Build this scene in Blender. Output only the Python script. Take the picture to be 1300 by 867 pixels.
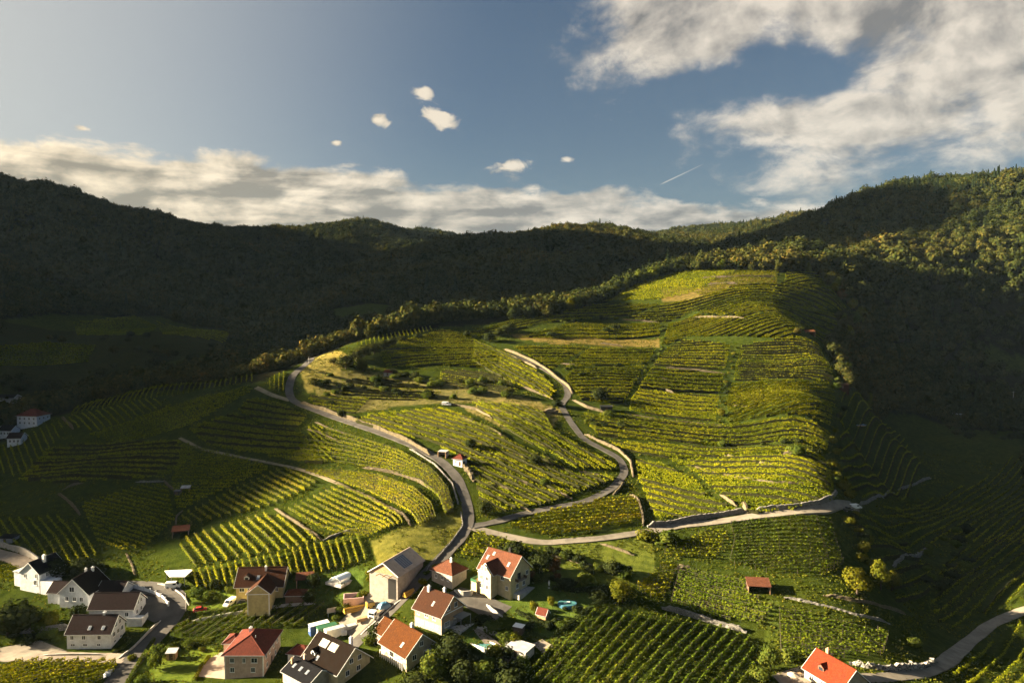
import bpy, bmesh, math, random
import numpy as np
from mathutils import Vector, Matrix

# ------------------------------------------------------------------ camera, sky, sun, exposure
for o in list(bpy.data.objects):
    bpy.data.objects.remove(o)
scene = bpy.context.scene
COL = scene.collection
R = math.radians
CAMZ = 106.0
PITCH = R(3.0)
LENS = 25.0
FPX = 1300.0 * LENS / 36.0
SUN_EL = 17.5
SUN_AZ = -85.0          # degrees from the view direction (+Y), negative = to the left

cam_data = bpy.data.cameras.new('camera')
cam_data.lens = LENS
cam_data.sensor_width = 36.0
cam_data.clip_start = 1.0
cam_data.clip_end = 20000.0
cam = bpy.data.objects.new('camera', cam_data)
cam.location = (0, 0, CAMZ)
cam.rotation_euler = (R(90) - PITCH, 0, 0)
COL.objects.link(cam)
scene.camera = cam

scene.view_settings.view_transform = 'Standard'
scene.view_settings.look = 'None'
scene.view_settings.exposure = 3.08
scene.view_settings.gamma = 1.0
scene.view_settings.use_curve_mapping = False

sd = bpy.data.lights.new('sun', 'SUN')
sd.energy = 5.0
sd.angle = R(0.8)
sd.color = (1.0, 0.81, 0.53)
sun = bpy.data.objects.new('sun', sd)
COL.objects.link(sun)
SUNV = Vector((math.sin(R(SUN_AZ)) * math.cos(R(SUN_EL)), math.cos(R(SUN_AZ)) * math.cos(R(SUN_EL)), math.sin(R(SUN_EL))))
sun.rotation_euler = SUNV.to_track_quat('Z', 'Y').to_euler()

# ---- tiny node helper
class NT:
    def __init__(self, tree):
        self.t = tree; self.n = tree.nodes; self.l = tree.links
    def node(self, kind, **kw):
        nd = self.n.new(kind)
        for k, v in kw.items():
            setattr(nd, k, v)
        return nd
    def put(self, sock, v):
        if v is None: return
        if hasattr(v, 'is_output') or isinstance(v, bpy.types.NodeSocket):
            self.l.new(v, sock)
        else:
            sock.default_value = v
    def math(self, op, a, b=None, c=None, clamp=False):
        nd = self.node('ShaderNodeMath', operation=op, use_clamp=clamp)
        self.put(nd.inputs[0], a); self.put(nd.inputs[1], b); self.put(nd.inputs[2], c)
        return nd.outputs[0]
    def vmath(self, op, a, b=None):
        nd = self.node('ShaderNodeVectorMath', operation=op)
        self.put(nd.inputs[0], a); self.put(nd.inputs[1], b)
        return nd.outputs[0]
    def comb(self, x, y, z):
        nd = self.node('ShaderNodeCombineXYZ')
        self.put(nd.inputs[0], x); self.put(nd.inputs[1], y); self.put(nd.inputs[2], z)
        return nd.outputs[0]
    def noise(self, vec, scale, detail=4.0, rough=0.55, dist=0.0):
        nd = self.node('ShaderNodeTexNoise')
        self.put(nd.inputs['Vector'], vec)
        nd.inputs['Scale'].default_value = scale; nd.inputs['Detail'].default_value = detail
        nd.inputs['Roughness'].default_value = rough; nd.inputs['Distortion'].default_value = dist
        return nd.outputs['Fac']
    def mapr(self, v, a, b, c=0.0, d=1.0, smooth=True):
        nd = self.node('ShaderNodeMapRange')
        if smooth: nd.interpolation_type = 'SMOOTHSTEP'
        self.put(nd.inputs[0], v)
        for i, q in enumerate((a, b, c, d)): nd.inputs[1 + i].default_value = q
        return nd.outputs[0]
    def mix(self, f, a, b, blend='MIX'):
        nd = self.node('ShaderNodeMix', data_type='RGBA', blend_type=blend)
        self.put(nd.inputs['Factor'], f)
        self.put(nd.inputs[6], a if not isinstance(a, tuple) else (a + (1,))[:4])
        self.put(nd.inputs[7], b if not isinstance(b, tuple) else (b + (1,))[:4])
        return nd.outputs[2]
    def ramp(self, v, stops):
        nd = self.node('ShaderNodeValToRGB')
        self.put(nd.inputs[0], v)
        el = nd.color_ramp.elements
        while len(el) < len(stops): el.new(0.5)
        for e, (p, c) in zip(el, stops):
            e.position = p; e.color = (c + (1,))[:4]
        return nd.outputs[0]

# ---- world: Nishita sky with broken evening cloud
world = bpy.data.worlds.new('World')
scene.world = world
world.use_nodes = True
W = NT(world.node_tree)
W.n.clear()
sky = W.node('ShaderNodeTexSky', sky_type='NISHITA')
sky.sun_disc = False
sky.sun_elevation = R(SUN_EL)
sky.sun_rotation = R(SUN_AZ)
sky.altitude = 300
sky.air_density = 1.0
sky.dust_density = 3.0
sky.ozone_density = 1.2
tc = W.node('ShaderNodeTexCoord')
sep = W.node('ShaderNodeSeparateXYZ')
W.l.new(tc.outputs['Generated'], sep.inputs[0])
dx, dy, dz = sep.outputs
az = W.math('ARCTAN2', dx, dy)                  # radians, + to the right
el = W.math('ARCSINE', dz)
lel = W.math('MULTIPLY', W.math('LOGARITHM', W.math('ADD', W.math('MAXIMUM', el, 0.0), 0.10), 2.718), 0.52)
# the sun side is where the cloud's lit edge looks
def shape(v, d, r=0.58):
    return W.math('ADD', W.math('MULTIPLY', W.noise(v, 3.2, 3.0, 0.5, 0.2), 0.42), W.math('MULTIPLY', W.noise(v, 9.0, d, r, 0.25), 0.58))
pvec = W.comb(az, lel, 0.0); pvec_s = W.comb(W.math('SUBTRACT', az, 0.020), W.math('ADD', lel, 0.022), 0.0)
n0 = shape(pvec, 10.0, 0.62); s0 = shape(pvec, 5.0); n1 = shape(pvec_s, 5.0)
def blob(a0, e0, ra, re, slope=0.0):            # soft ellipse in azimuth / elevation
    da = W.math('SUBTRACT', az, a0)
    de = W.math('SUBTRACT', W.math('SUBTRACT', el, e0), W.math('MULTIPLY', da, slope))
    q = W.math('ADD', W.math('POWER', W.math('DIVIDE', da, ra), 2.0), W.math('POWER', W.math('DIVIDE', de, re), 2.0))
    return W.math('EXPONENT', W.math('MULTIPLY', q, -1.0))
fine = W.noise(W.comb(az, W.math('MULTIPLY', el, 1.6), 0.0), 34.0, 5.0, 0.62, 0.6)
mid = W.noise(W.comb(az, W.math('MULTIPLY', el, 2.0), 3.0), 9.0, 6.0, 0.6, 0.4)
# low bank over the western hills, its ragged top falling to the right
top = W.math('SUBTRACT', 0.203, W.math('MULTIPLY', W.math('MAXIMUM', W.math('ADD', az, 0.25), 0.0), 0.095))
bank = W.mapr(W.math('ADD', W.math('SUBTRACT', top, el), W.math('MULTIPLY', W.math('SUBTRACT', mid, 0.5), 0.05)), -0.012, 0.040)
bank = W.math('MULTIPLY', bank, W.mapr(az, 0.15, 0.5, 0.92, 0.75))
# big mass to the upper right, going on out of view
big = W.math('MAXIMUM', blob(0.72, 0.36, 0.52, 0.24, 0.10), blob(0.24, 0.37, 0.17, 0.10, 0.15))
big = W.math('MAXIMUM', big, W.math('MULTIPLY', blob(0.42, 0.235, 0.26, 0.050, -0.08), 0.95))
big = W.math('MULTIPLY', big, W.math('SUBTRACT', 1.0, W.math('MULTIPLY', blob(0.355, 0.290, 0.12, 0.030, 0.10), 0.62)))
puff = W.math('MAXIMUM', blob(-0.100, 0.250, 0.034, 0.015, -0.35), blob(-0.121, 0.281, 0.017, 0.009))
puff = W.math('MAXIMUM', puff, blob(-0.183, 0.246, 0.014, 0.010))
puff = W.math('MAXIMUM', puff, blob(0.0, 0.1885, 0.030, 0.010, 0.1))
puff = W.math('MAXIMUM', puff, W.math('MULTIPLY', blob(-0.24, 0.214, 0.010, 0.005), 0.9))
puff = W.math('MAXIMUM', puff, W.math('MULTIPLY', blob(0.075, 0.197, 0.014, 0.006), 0.8))
puff = W.math('MAXIMUM', puff, W.math('MULTIPLY', blob(-0.54, 0.205, 0.012, 0.005), 0.8))
puffd = W.math('ADD', W.math('MULTIPLY', puff, 0.62), W.math('MULTIPLY', W.math('SUBTRACT', fine, 0.5), 1.1))
puffc = W.math('MULTIPLY', W.mapr(puffd, 0.22, 0.46), W.mapr(puff, 0.08, 0.3))
mask = W.math('MAXIMUM', bank, big)
dens0 = W.math('SUBTRACT', W.math('ADD', W.math('ADD', n0, W.math('ADD', W.math('MULTIPLY', W.math('SUBTRACT', fine, 0.5), 0.20), W.math('MULTIPLY', W.math('SUBTRACT', mid, 0.5), 0.35))), W.math('MULTIPLY', mask, 0.62)), 0.74)
streak0 = W.noise(W.comb(az, W.math('MULTIPLY', el, 6.0), 4.0), 6.0, 7.0, 0.6, 0.35)
dens0 = W.math('ADD', dens0, W.math('MULTIPLY', W.math('MULTIPLY', W.math('SUBTRACT', streak0, 0.54), 0.75), bank))
cover = W.math('MAXIMUM', W.mapr(dens0, -0.02, 0.22), puffc)
relief = W.math('MULTIPLY', W.math('SUBTRACT', s0, n1), 6.5)
thick = W.mapr(dens0, 0.05, 0.50, 0.30, -0.22, False)
lit = W.math('ADD', W.math('ADD', W.math('ADD', 0.50, relief), thick), W.math('MULTIPLY', W.math('SUBTRACT', mid, 0.5), 0.9), clamp=True)
streak = W.noise(W.comb(az, W.math('MULTIPLY', el, 6.0), 1.0), 7.0, 7.0, 0.6, 0.35)
lit = W.math('ADD', lit, W.math('MULTIPLY', W.math('MULTIPLY', W.math('SUBTRACT', streak, 0.56), 2.6), bank), clamp=True)
lit = W.math('MAXIMUM', lit, W.math('MULTIPLY', W.mapr(puffd, 0.2, 0.6), puffc))
warm = W.mapr(az, -0.75, 0.25, 1.0, 0.0)
c_hi = W.mix(warm, (1.9, 1.68, 1.40), (2.75, 2.25, 1.55))
c_lo = W.mix(warm, (0.50, 0.47, 0.46), (0.78, 0.65, 0.46))
ccol = W.mix(lit, c_lo, c_hi)
# contrail: a short thin line in the clear part of the sky
ca = W.math('SUBTRACT', az, 0.232); ce = W.math('SUBTRACT', W.math('SUBTRACT', el, 0.1735), W.math('MULTIPLY', ca, 0.43))
trail = W.math('MULTIPLY', W.mapr(W.math('ABSOLUTE', ce), 0.0003, 0.0011, 1.0, 0.0), W.math('MULTIPLY', W.mapr(W.math('ABSOLUTE', ca), 0.021, 0.030, 1.0, 0.0), W.mapr(ca, -0.03, 0.03, 0.75, 0.2)))
# pale glow of the air towards the sun
sdot = W.node('ShaderNodeVectorMath', operation='DOT_PRODUCT'); W.l.new(tc.outputs['Generated'], sdot.inputs[0]); sdot.inputs[1].default_value = tuple(SUNV)
glow = W.mapr(sdot.outputs['Value'], 0.18, 0.95, 0.0, 1.0)
skc = W.mix(1.0, sky.outputs[0], (0.130, 0.153, 0.182), 'MULTIPLY')
skc = W.mix(W.math('MULTIPLY', glow, 1.0), skc, (1.60, 1.56, 1.42))
col = W.mix(W.math('MULTIPLY', cover, 0.94), skc, ccol)
col = W.mix(trail, col, (1.7, 1.55, 1.4))
bg = W.node('ShaderNodeBackground')
W.l.new(col, bg.inputs[0]); bg.inputs[1].default_value = 0.05
wo = W.node('ShaderNodeOutputWorld')
W.l.new(bg.outputs[0], wo.inputs[0])

# ------------------------------------------------------------------ terrain height from surveyed points
def pray(px, py):
    cx = (px - 650.0) / FPX; cy = (433.5 - py) / FPX
    cp, sp = math.cos(PITCH), math.sin(PITCH)
    return cx, cp + cy * sp, -sp + cy * cp       # x, y, z
def xyz_at(px, py, Y):
    a, b, c = pray(px, py); k = Y / b
    return a * k, Y, CAMZ + c * k
CP = []
# (pixel x, pixel y, distance forward in metres) on open ground
for q in [
 # village and foot of the hill
 (0,867,195),(0,830,214),(120,812,222),(200,800,226),(340,855,201),(450,850,199),(640,862,190),(420,770,232),
 (560,800,208),(540,730,238),(640,765,223),(700,720,241),(750,760,224),(100,740,250),(30,735,252),(0,690,278),
 (250,740,246),(350,720,247),(500,700,248),(250,790,230),(850,867,182),(900,790,218),(700,850,192),(820,770,222),
 (965,745,233),(1040,858,187),(1130,862,188),(1200,845,208),(1300,775,250),(1090,750,233),(1000,800,214),(1300,867,200),(1180,800,238),
 # left slope
 (50,700,266),(100,660,292),(230,672,284),(100,600,338),(0,620,335),(350,590,328),(300,540,372),(230,600,330),(150,560,378),
 (450,540,364),(450,600,312),(450,660,272),(600,670,268),(560,610,302),(372,505,402),(330,486,412),(200,494,430),(100,520,428),(60,530,425),(0,565,392),
 (400,455,456),(440,436,505),(520,500,410),(520,450,470),(480,470,446),(560,410,560),(600,430,525),(640,540,359),(660,600,312),
 # main hill
 (750,684,262),(800,600,322),(715,515,402),(660,450,486),(690,392,590),(750,386,622),(800,362,672),(862,341,700),(950,341,680),(1000,344,662),
 (1000,400,558),(870,400,580),(800,430,530),(760,480,442),(900,460,476),(1000,460,472),(1058,470,456),(830,500,427),(950,500,430),(1058,520,394),
 (830,560,358),(950,560,362),(1050,570,346),(900,620,306),(1058,640,286),(1058,600,316),(830,650,286),(1000,690,262),(940,720,246),
 (1045,435,508),(1060,380,618),
 # right flank and valley
 (1100,600,400),(1130,560,480),(1100,520,535),(1130,640,358),(1180,600,430),(1200,660,352),(1150,700,304),(1250,700,306),(1300,650,358),(1300,600,442),
 (1180,760,264),(1250,740,273),(1220,560,490),(1300,550,535),
 # right forest
 (1100,440,610),(1090,400,640),(1150,480,600),(1200,440,655),(1250,500,605),(1300,490,625),(1300,420,690),(1130,370,690),(1100,345,740),(1050,330,705),(1200,360,720),(1300,360,720),
 (1200,300,820),(1300,290,830),(1300,252,960),(1150,300,850),(1080,300,860),(1200,272,950),(980,318,850),(1000,293,1000),(1100,252,1100),(1200,240,1150),(1300,231,1150),(900,328,960),(940,330,800),(1050,296,950),
 # far hills
 (0,246,1300),(40,243,1320),(150,266,1380),(100,300,1180),(0,300,1080),(230,280,1620),(330,297,1760),(150,350,1060),(250,350,1120),(0,350,960),(0,400,820),(130,430,735),(100,480,610),(0,500,565),(40,540,520),(200,470,610),(0,540,500),
 (300,430,770),(350,370,1180),(300,330,1500),(400,287,2050),(480,291,2080),(540,301,2150),(400,330,1700),(470,340,1500),(420,400,900),(350,440,760),
 (560,308,1520),(640,297,1520),(720,290,1500),(800,299,1520),(600,350,1030),(500,385,860),(700,330,1180),(640,375,900),(800,330,1250),(850,300,1800),(900,299,2600),(880,325,1050),
 (550,330,1250),(470,400,780),
]:
    x, y, z = xyz_at(*q); CP.append((x, y, z))
# ground that the photograph hides or leaves outside, as x, y, z
def hid(px, Y, Z): CP.append(((px - 650.0) / FPX * Y, Y, Z))
for q in [(440,590,63),(440,690,66),(560,650,76),(560,750,82),(690,700,90),(690,800,101),(760,760,102),(800,770,112),(800,900,128),(870,800,138),
          (330,480,52),(330,580,50),(200,500,46),(60,475,30),(400,560,57),(640,1900,190),(400,2600,280),(100,1900,290),(1200,1500,310),(1000,1400,230),(720,2000,230),(900,3500,300),(540,2800,260)]:
    hid(*q)
CP += [(-60,90,0),(60,90,3),(0,140,3),(-150,150,0),(150,140,4),(-300,200,0),(-300,100,0),(300,150,5),(350,250,8),(-400,330,6),(-500,240,4),
       # unseen western ridge and massif beyond the left edge, heights shaped to throw shade
       (-560,260,15),(-680,217,35),(-680,267,108),(-680,307,146),(-680,335,180),(-682,375,204),(-684,423,212),(-690,484,215),(-700,560,220),(-760,680,226),(-860,800,250),(-940,980,275),(-900,360,180),(-900,510,240),(-1000,260,70),
       (-480,430,60),(-500,360,40),(-520,560,80),(-600,700,110),(-1250,910,420),(-1300,1010,620),(-1320,1150,780),(-1450,1320,880),(-1650,1500,890),(-1800,1690,770),(-2100,2000,760),(-2150,2250,675),(-1700,2300,430),(-1500,2050,370),(-1270,1660,330),(-1900,2500,480),(-1300,620,320),(-1500,440,250),(-2600,1500,1000),(-2600,900,500),(-2400,450,250),
       (-1500,150,20),(-900,120,0),(420,380,25),(520,420,60),(600,560,110),(700,700,190),(900,900,300),(1200,1000,360),(1500,800,340),(700,400,110),(900,300,90),(1200,200,80),(500,200,20),
       (-2000,3600,420),(0,4200,330),(1600,2600,380),(2600,1400,400),(-3800,1500,800)]
CP = np.array(CP)
cth = np.arctan2(CP[:, 0], CP[:, 1]); cr = np.hypot(CP[:, 0], CP[:, 1]); cT = (CP[:, 2] - CAMZ) / cr
cs = np.stack([cth, np.log(cr)], 1)
def tps(d2):
    return 0.5 * d2 * np.log(d2 + 1e-12)
def fit():
    d2 = ((cs[:, None, :] - cs[None]) ** 2).sum(-1)
    n = len(cs)
    A = np.zeros((n + 3, n + 3)); A[:n, :n] = tps(d2) + np.eye(n) * 2e-4
    P = np.concatenate([np.ones((n, 1)), cs], 1)
    A[:n, n:] = P; A[n:, :n] = P.T
    b = np.concatenate([cT, np.zeros(3)])
    return np.linalg.solve(A, b)
COEF = fit()
TH = np.concatenate([np.linspace(R(-84), R(-43), 60, endpoint=False), np.linspace(R(-43), R(43), 500), np.linspace(R(43), R(84), 60)[1:]])
LR = np.linspace(math.log(70), math.log(6000), 540)
def value_noise(x, y, seed):
    r = np.random.RandomState(seed); tab = r.rand(256, 256)
    xi = np.floor(x).astype(int); yi = np.floor(y).astype(int); fx = x - xi; fy = y - yi
    fx = fx * fx * (3 - 2 * fx); fy = fy * fy * (3 - 2 * fy)
    g = lambda a, b: tab[a & 255, b & 255]
    return (g(xi, yi) * (1 - fx) + g(xi + 1, yi) * fx) * (1 - fy) + (g(xi, yi + 1) * (1 - fx) + g(xi + 1, yi + 1) * fx) * fy - 0.5
def build_table():
    tt, ll = np.meshgrid(TH, LR, indexing='ij')
    out = np.zeros(tt.shape)
    n = len(cs)
    for i in range(len(TH)):
        d2 = (tt[i][:, None] - cs[None, :, 0]) ** 2 + (ll[i][:, None] - cs[None, :, 1]) ** 2
        out[i] = tps(d2) @ COEF[:n] + COEF[n] + COEF[n + 1] * tt[i] + COEF[n + 2] * ll[i]
    r = np.exp(ll); z = CAMZ + out * r
    x = r * np.sin(tt); y = r * np.cos(tt)
    # side gullies and knolls on the wooded hills only
    k = np.clip((r - 760) / 500.0, 0, 1)
    z = z + k * (value_noise(x / 210, y / 210, 3) * 46 + value_noise(x / 90 + 9, y / 90, 4) * 18)
    return x, y, z
GX, GY, GZ = build_table()
def H(x, y):
    x = np.asarray(x, float); y = np.asarray(y, float)
    th = np.arctan2(x, y); l = np.log(np.maximum(np.hypot(x, y), 71))
    i = np.clip(np.searchsorted(TH, th) - 1, 0, len(TH) - 2); f = np.clip((th - TH[i]) / (TH[i + 1] - TH[i]), 0, 1)
    g = (l - LR[0]) / (LR[1] - LR[0]); j = np.clip(g.astype(int), 0, len(LR) - 2); g = np.clip(g - j, 0, 1)
    return (GZ[i, j] * (1 - f) + GZ[i + 1, j] * f) * (1 - g) + (GZ[i, j + 1] * (1 - f) + GZ[i + 1, j + 1] * f) * g
_rs = np.exp(np.linspace(math.log(110), math.log(4500), 1400))
def hit(px, py):
    """first point of the ground seen at a pixel"""
    a, b, c = pray(px, py)
    h = math.hypot(a, b); rx, ry, rz = a / h, b / h, c / h
    zz = CAMZ + rz * _rs - H(rx * _rs, ry * _rs)
    k = np.argmax(zz < 0)
    if zz[k] >= 0:
        k = int(np.argmin(zz)); r = _rs[k]
    else:
        k = max(k, 1); t = zz[k - 1] / (zz[k - 1] - zz[k]); r = _rs[k - 1] + t * (_rs[k] - _rs[k - 1])
    return np.array([rx * r, ry * r])
def hits(pts): return np.array([hit(*p) for p in pts])
def Hs(x, y): return float(H(np.array([x]), np.array([y]))[0])
def project(x, y, z):
    cp, sp = math.cos(PITCH), math.sin(PITCH)
    dz_ = z - CAMZ
    f = y * cp - dz_ * sp; u = y * sp + dz_ * cp
    return 650 + FPX * x / f, 433.5 - FPX * u / f

# ------------------------------------------------------------------ object helpers
def tag(o, label=None, cat=None, group=None, kind=None):
    if label: o['label'] = label
    if cat: o['category'] = cat
    if group: o['group'] = group
    if kind: o['kind'] = kind
    return o
def link(o, parent=None):
    COL.objects.link(o)
    if parent is not None: o.parent = parent
    return o
def empty(name, loc=(0, 0, 0), rz=0.0, parent=None):
    o = bpy.data.objects.new(name, None); o.location = loc; o.rotation_euler = (0, 0, rz); o.empty_display_size = 0.5
    return link(o, parent)
def mesh_np(name, v, f, mats, idx=None, smooth=False):
    v = np.asarray(v, np.float32).reshape(-1, 3); f = np.asarray(f, np.int32)
    me = bpy.data.meshes.new(name)
    n, k = f.shape
    me.vertices.add(len(v)); me.vertices.foreach_set('co', v.ravel())
    me.loops.add(n * k); me.loops.foreach_set('vertex_index', f.ravel())
    me.polygons.add(n); me.polygons.foreach_set('loop_start', np.arange(n, dtype=np.int32) * k)
    try: me.polygons.foreach_set('loop_total', np.full(n, k, np.int32))
    except Exception: pass
    for m in (mats if isinstance(mats, (list, tuple)) else [mats]): me.materials.append(m)
    if idx is not None: me.polygons.foreach_set('material_index', np.asarray(idx, np.int32))
    me.polygons.foreach_set('use_smooth', np.full(n, bool(smooth)))
    me.update(calc_edges=True)
    return me
class MB:
    """collects boxes, prisms and tubes, then links them as one mesh object"""
    def __init__(self): self.v = []; self.f = []; self.m = []
    def poly(self, pts, mi=0):
        b = len(self.v); self.v += [tuple(p) for p in pts]; self.f.append(tuple(range(b, b + len(pts)))); self.m.append(mi)
    def box(self, x0, x1, y0, y1, z0, z1, mi=0):
        b = len(self.v)
        self.v += [(x0,y0,z0),(x1,y0,z0),(x1,y1,z0),(x0,y1,z0),(x0,y0,z1),(x1,y0,z1),(x1,y1,z1),(x0,y1,z1)]
        for q in ((0,3,2,1),(4,5,6,7),(0,1,5,4),(1,2,6,5),(2,3,7,6),(3,0,4,7)):
            self.f.append(tuple(b + i for i in q)); self.m.append(mi)
        return self
    def prism(self, bot, top, mi=0):
        n = len(bot); b = len(self.v); self.v += [tuple(p) for p in bot] + [tuple(p) for p in top]
        self.f.append(tuple(b + i for i in reversed(range(n)))); self.m.append(mi)
        self.f.append(tuple(b + n + i for i in range(n))); self.m.append(mi)
        for i in range(n):
            j = (i + 1) % n; self.f.append((b + i, b + j, b + n + j, b + n + i)); self.m.append(mi)
        return self
    def slab(self, pts, t, mi=0):
        """a flat polygon thickened downwards by t"""
        p = [Vector(q) for q in pts]
        self.prism([q - Vector((0, 0, t)) for q in p], p, mi); return self
    def tube(self, p, q, r0, r1=None, n=8, mi=0):
        r1 = r0 if r1 is None else r1
        p = Vector(p); q = Vector(q); d = (q - p).normalized()
        a = d.orthogonal().normalized(); c = d.cross(a)
        ring = lambda o, r: [o + (a * math.cos(2 * math.pi * i / n) + c * math.sin(2 * math.pi * i / n)) * r for i in range(n)]
        self.prism(ring(p, r0), ring(q, max(r1, 0.002)), mi); return self
    def mesh(self, name, mats, smooth=False):
        me = bpy.data.meshes.new(name); me.from_pydata(self.v, [], self.f)
        for m in (mats if isinstance(mats, (list, tuple)) else [mats]): me.materials.append(m)
        me.polygons.foreach_set('material_index', self.m)
        if smooth: me.polygons.foreach_set('use_smooth', [True] * len(self.f))
        me.update(); return me
    def build(self, name, mats, parent=None, smooth=False, bevel=0.0):
        o = link(bpy.data.objects.new(name, self.mesh(name, mats, smooth)), parent)
        if bevel:
            m = o.modifiers.new('bevel', 'BEVEL'); m.width = bevel; m.segments = 2; m.limit_method = 'ANGLE'
        return o

# ------------------------------------------------------------------ materials
MAT = {}
def material(name, rough=0.85, spec=0.3):
    m = bpy.data.materials.new(name); m.use_nodes = True
    t = NT(m.node_tree); t.n.clear()
    b = t.node('ShaderNodeBsdfPrincipled'); b.inputs['Roughness'].default_value = rough
    b.inputs['Specular IOR Level'].default_value = spec
    o = t.node('ShaderNodeOutputMaterial'); t.l.new(b.outputs[0], o.inputs[0])
    MAT[name] = m
    return m, t, b, o
def geo_pos(t):
    return t.node('ShaderNodeNewGeometry').outputs['Position']
def obj_pos(t):
    return t.node('ShaderNodeTexCoord').outputs['Object']
def bump(t, b, h, s=0.4, d=0.05):
    n = t.node('ShaderNodeBump'); n.inputs['Strength'].default_value = s; n.inputs['Distance'].default_value = d
    t.l.new(h, n.inputs['Height']); t.l.new(n.outputs[0], b.inputs['Normal'])
def plain(name, c, rough=0.7, var=0.18, scale=1.5, spec=0.3, metal=0.0, bmp=0.0):
    m, t, b, o = material(name, rough, spec)
    p = obj_pos(t)
    n = t.noise(p, scale, 5, 0.6)
    lo = tuple(q * (1 - var) for q in c); hi = tuple(min(1, q * (1 + var)) for q in c)
    col = t.mix(t.mapr(n, 0.3, 0.7), lo, hi)
    # streaks of weather running down
    s = t.noise(t.vmath('MULTIPLY', p, (3.0, 3.0, 0.35)), 1.3, 4, 0.6)
    col = t.mix(t.math('MULTIPLY', t.mapr(s, 0.52, 0.75), var * 1.6), col, tuple(q * 0.5 for q in c))
    t.l.new(col, b.inputs['Base Color']); b.inputs['Metallic'].default_value = metal
    if bmp: bump(t, b, t.noise(p, scale * 12, 4, 0.6), bmp, 0.02)
    return m
def leaf(name, stops, trans=0.35, scale=0.05, rough=0.6):
    m, t, b, o = material(name, 1.0, 0.0)
    g = t.node('ShaderNodeNewGeometry')
    oi = t.node('ShaderNodeObjectInfo')
    n = t.noise(g.outputs['Position'], scale, 3, 0.5)
    v = t.math('ADD', t.math('MULTIPLY', g.outputs['Random Per Island'], 0.45), t.math('MULTIPLY', t.mapr(n, 0.3, 0.7), 0.30))
    v = t.math('ADD', v, t.math('MULTIPLY', oi.outputs['Random'], 0.25))
    col = t.ramp(v, stops)
    t.l.new(col, b.inputs['Base Color'])
    tr = t.node('ShaderNodeBsdfTranslucent')
    t.l.new(t.mix(1.0, col, (1.0, 0.95, 0.45), 'MULTIPLY'), tr.inputs[0])
    mx = t.node('ShaderNodeMixShader'); mx.inputs[0].default_value = trans
    t.l.new(b.outputs[0], mx.inputs[1]); t.l.new(tr.outputs[0], mx.inputs[2]); t.l.new(mx.outputs[0], o.inputs[0])
    return m
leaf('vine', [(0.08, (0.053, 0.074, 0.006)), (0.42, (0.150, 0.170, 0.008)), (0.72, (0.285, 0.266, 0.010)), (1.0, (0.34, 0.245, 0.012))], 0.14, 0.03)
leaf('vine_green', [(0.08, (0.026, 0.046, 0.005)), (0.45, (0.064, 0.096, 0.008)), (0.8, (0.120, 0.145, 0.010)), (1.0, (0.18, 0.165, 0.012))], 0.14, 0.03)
leaf('wood_leaf', [(0.10, (0.010, 0.016, 0.005)), (0.42, (0.026, 0.034, 0.009)), (0.72, (0.054, 0.052, 0.012)), (0.90, (0.090, 0.066, 0.015)), (1.0, (0.14, 0.078, 0.016))], 0.12, 0.006)
leaf('fir_leaf', [(0.0, (0.012, 0.020, 0.010)), (0.6, (0.024, 0.036, 0.014)), (1.0, (0.036, 0.046, 0.016))], 0.1, 0.02)
leaf('garden_leaf', [(0.0, (0.03, 0.05, 0.010)), (0.5, (0.06, 0.085, 0.014)), (1.0, (0.12, 0.125, 0.02))], 0.3, 0.2)
leaf('yellow_leaf', [(0.0, (0.045, 0.058, 0.007)), (0.5, (0.095, 0.10, 0.010)), (1.0, (0.17, 0.145, 0.012))], 0.35, 0.2)
leaf('dark_leaf', [(0.0, (0.012, 0.018, 0.007)), (0.6, (0.024, 0.032, 0.010)), (1.0, (0.045, 0.048, 0.012))], 0.15, 0.2)
leaf('russet_leaf', [(0.0, (0.05, 0.025, 0.012)), (0.6, (0.10, 0.05, 0.015)), (1.0, (0.16, 0.09, 0.02))], 0.2, 0.2)
leaf('grass_blade', [(0.0, (0.035, 0.05, 0.007)), (0.6, (0.08, 0.09, 0.010)), (1.0, (0.15, 0.125, 0.02))], 0.3, 0.08)
plain('bark', (0.055, 0.040, 0.028), 0.9, 0.3, 3, bmp=0.5)
plain('post_wood', (0.075, 0.062, 0.045), 0.9, 0.3, 3)

def ground_material():
    m, t, b, o = material('ground', 1.0, 0.0)
    p = geo_pos(t)
    at = t.node('ShaderNodeVertexColor'); at.layer_name = 'zone'
    n1 = t.noise(p, 0.35, 6, 0.65); n2 = t.noise(p, 0.035, 4, 0.6); n3 = t.noise(p, 2.2, 4, 0.65)
    base = at.outputs['Color']
    col = t.mix(t.mapr(n1, 0.35, 0.70), t.mix(1.0, base, (0.62, 0.66, 0.60), 'MULTIPLY'), t.mix(1.0, base, (1.30, 1.22, 1.15), 'MULTIPLY'))
    col = t.mix(t.math('MULTIPLY', t.mapr(n3, 0.60, 0.74), 0.4), col, t.mix(1.0, base, (2.2, 1.7, 1.6), 'MULTIPLY'))
    col = t.mix(t.math('MULTIPLY', t.mapr(n2, 0.45, 0.7), 0.4), col, t.mix(1.0, base, (1.5, 1.25, 0.8), 'MULTIPLY'))
    t.l.new(col, b.inputs['Base Color'])
    bump(t, b, t.math('ADD', n1, n3), 0.9, 0.35)
    return m
ground_material()
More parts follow.
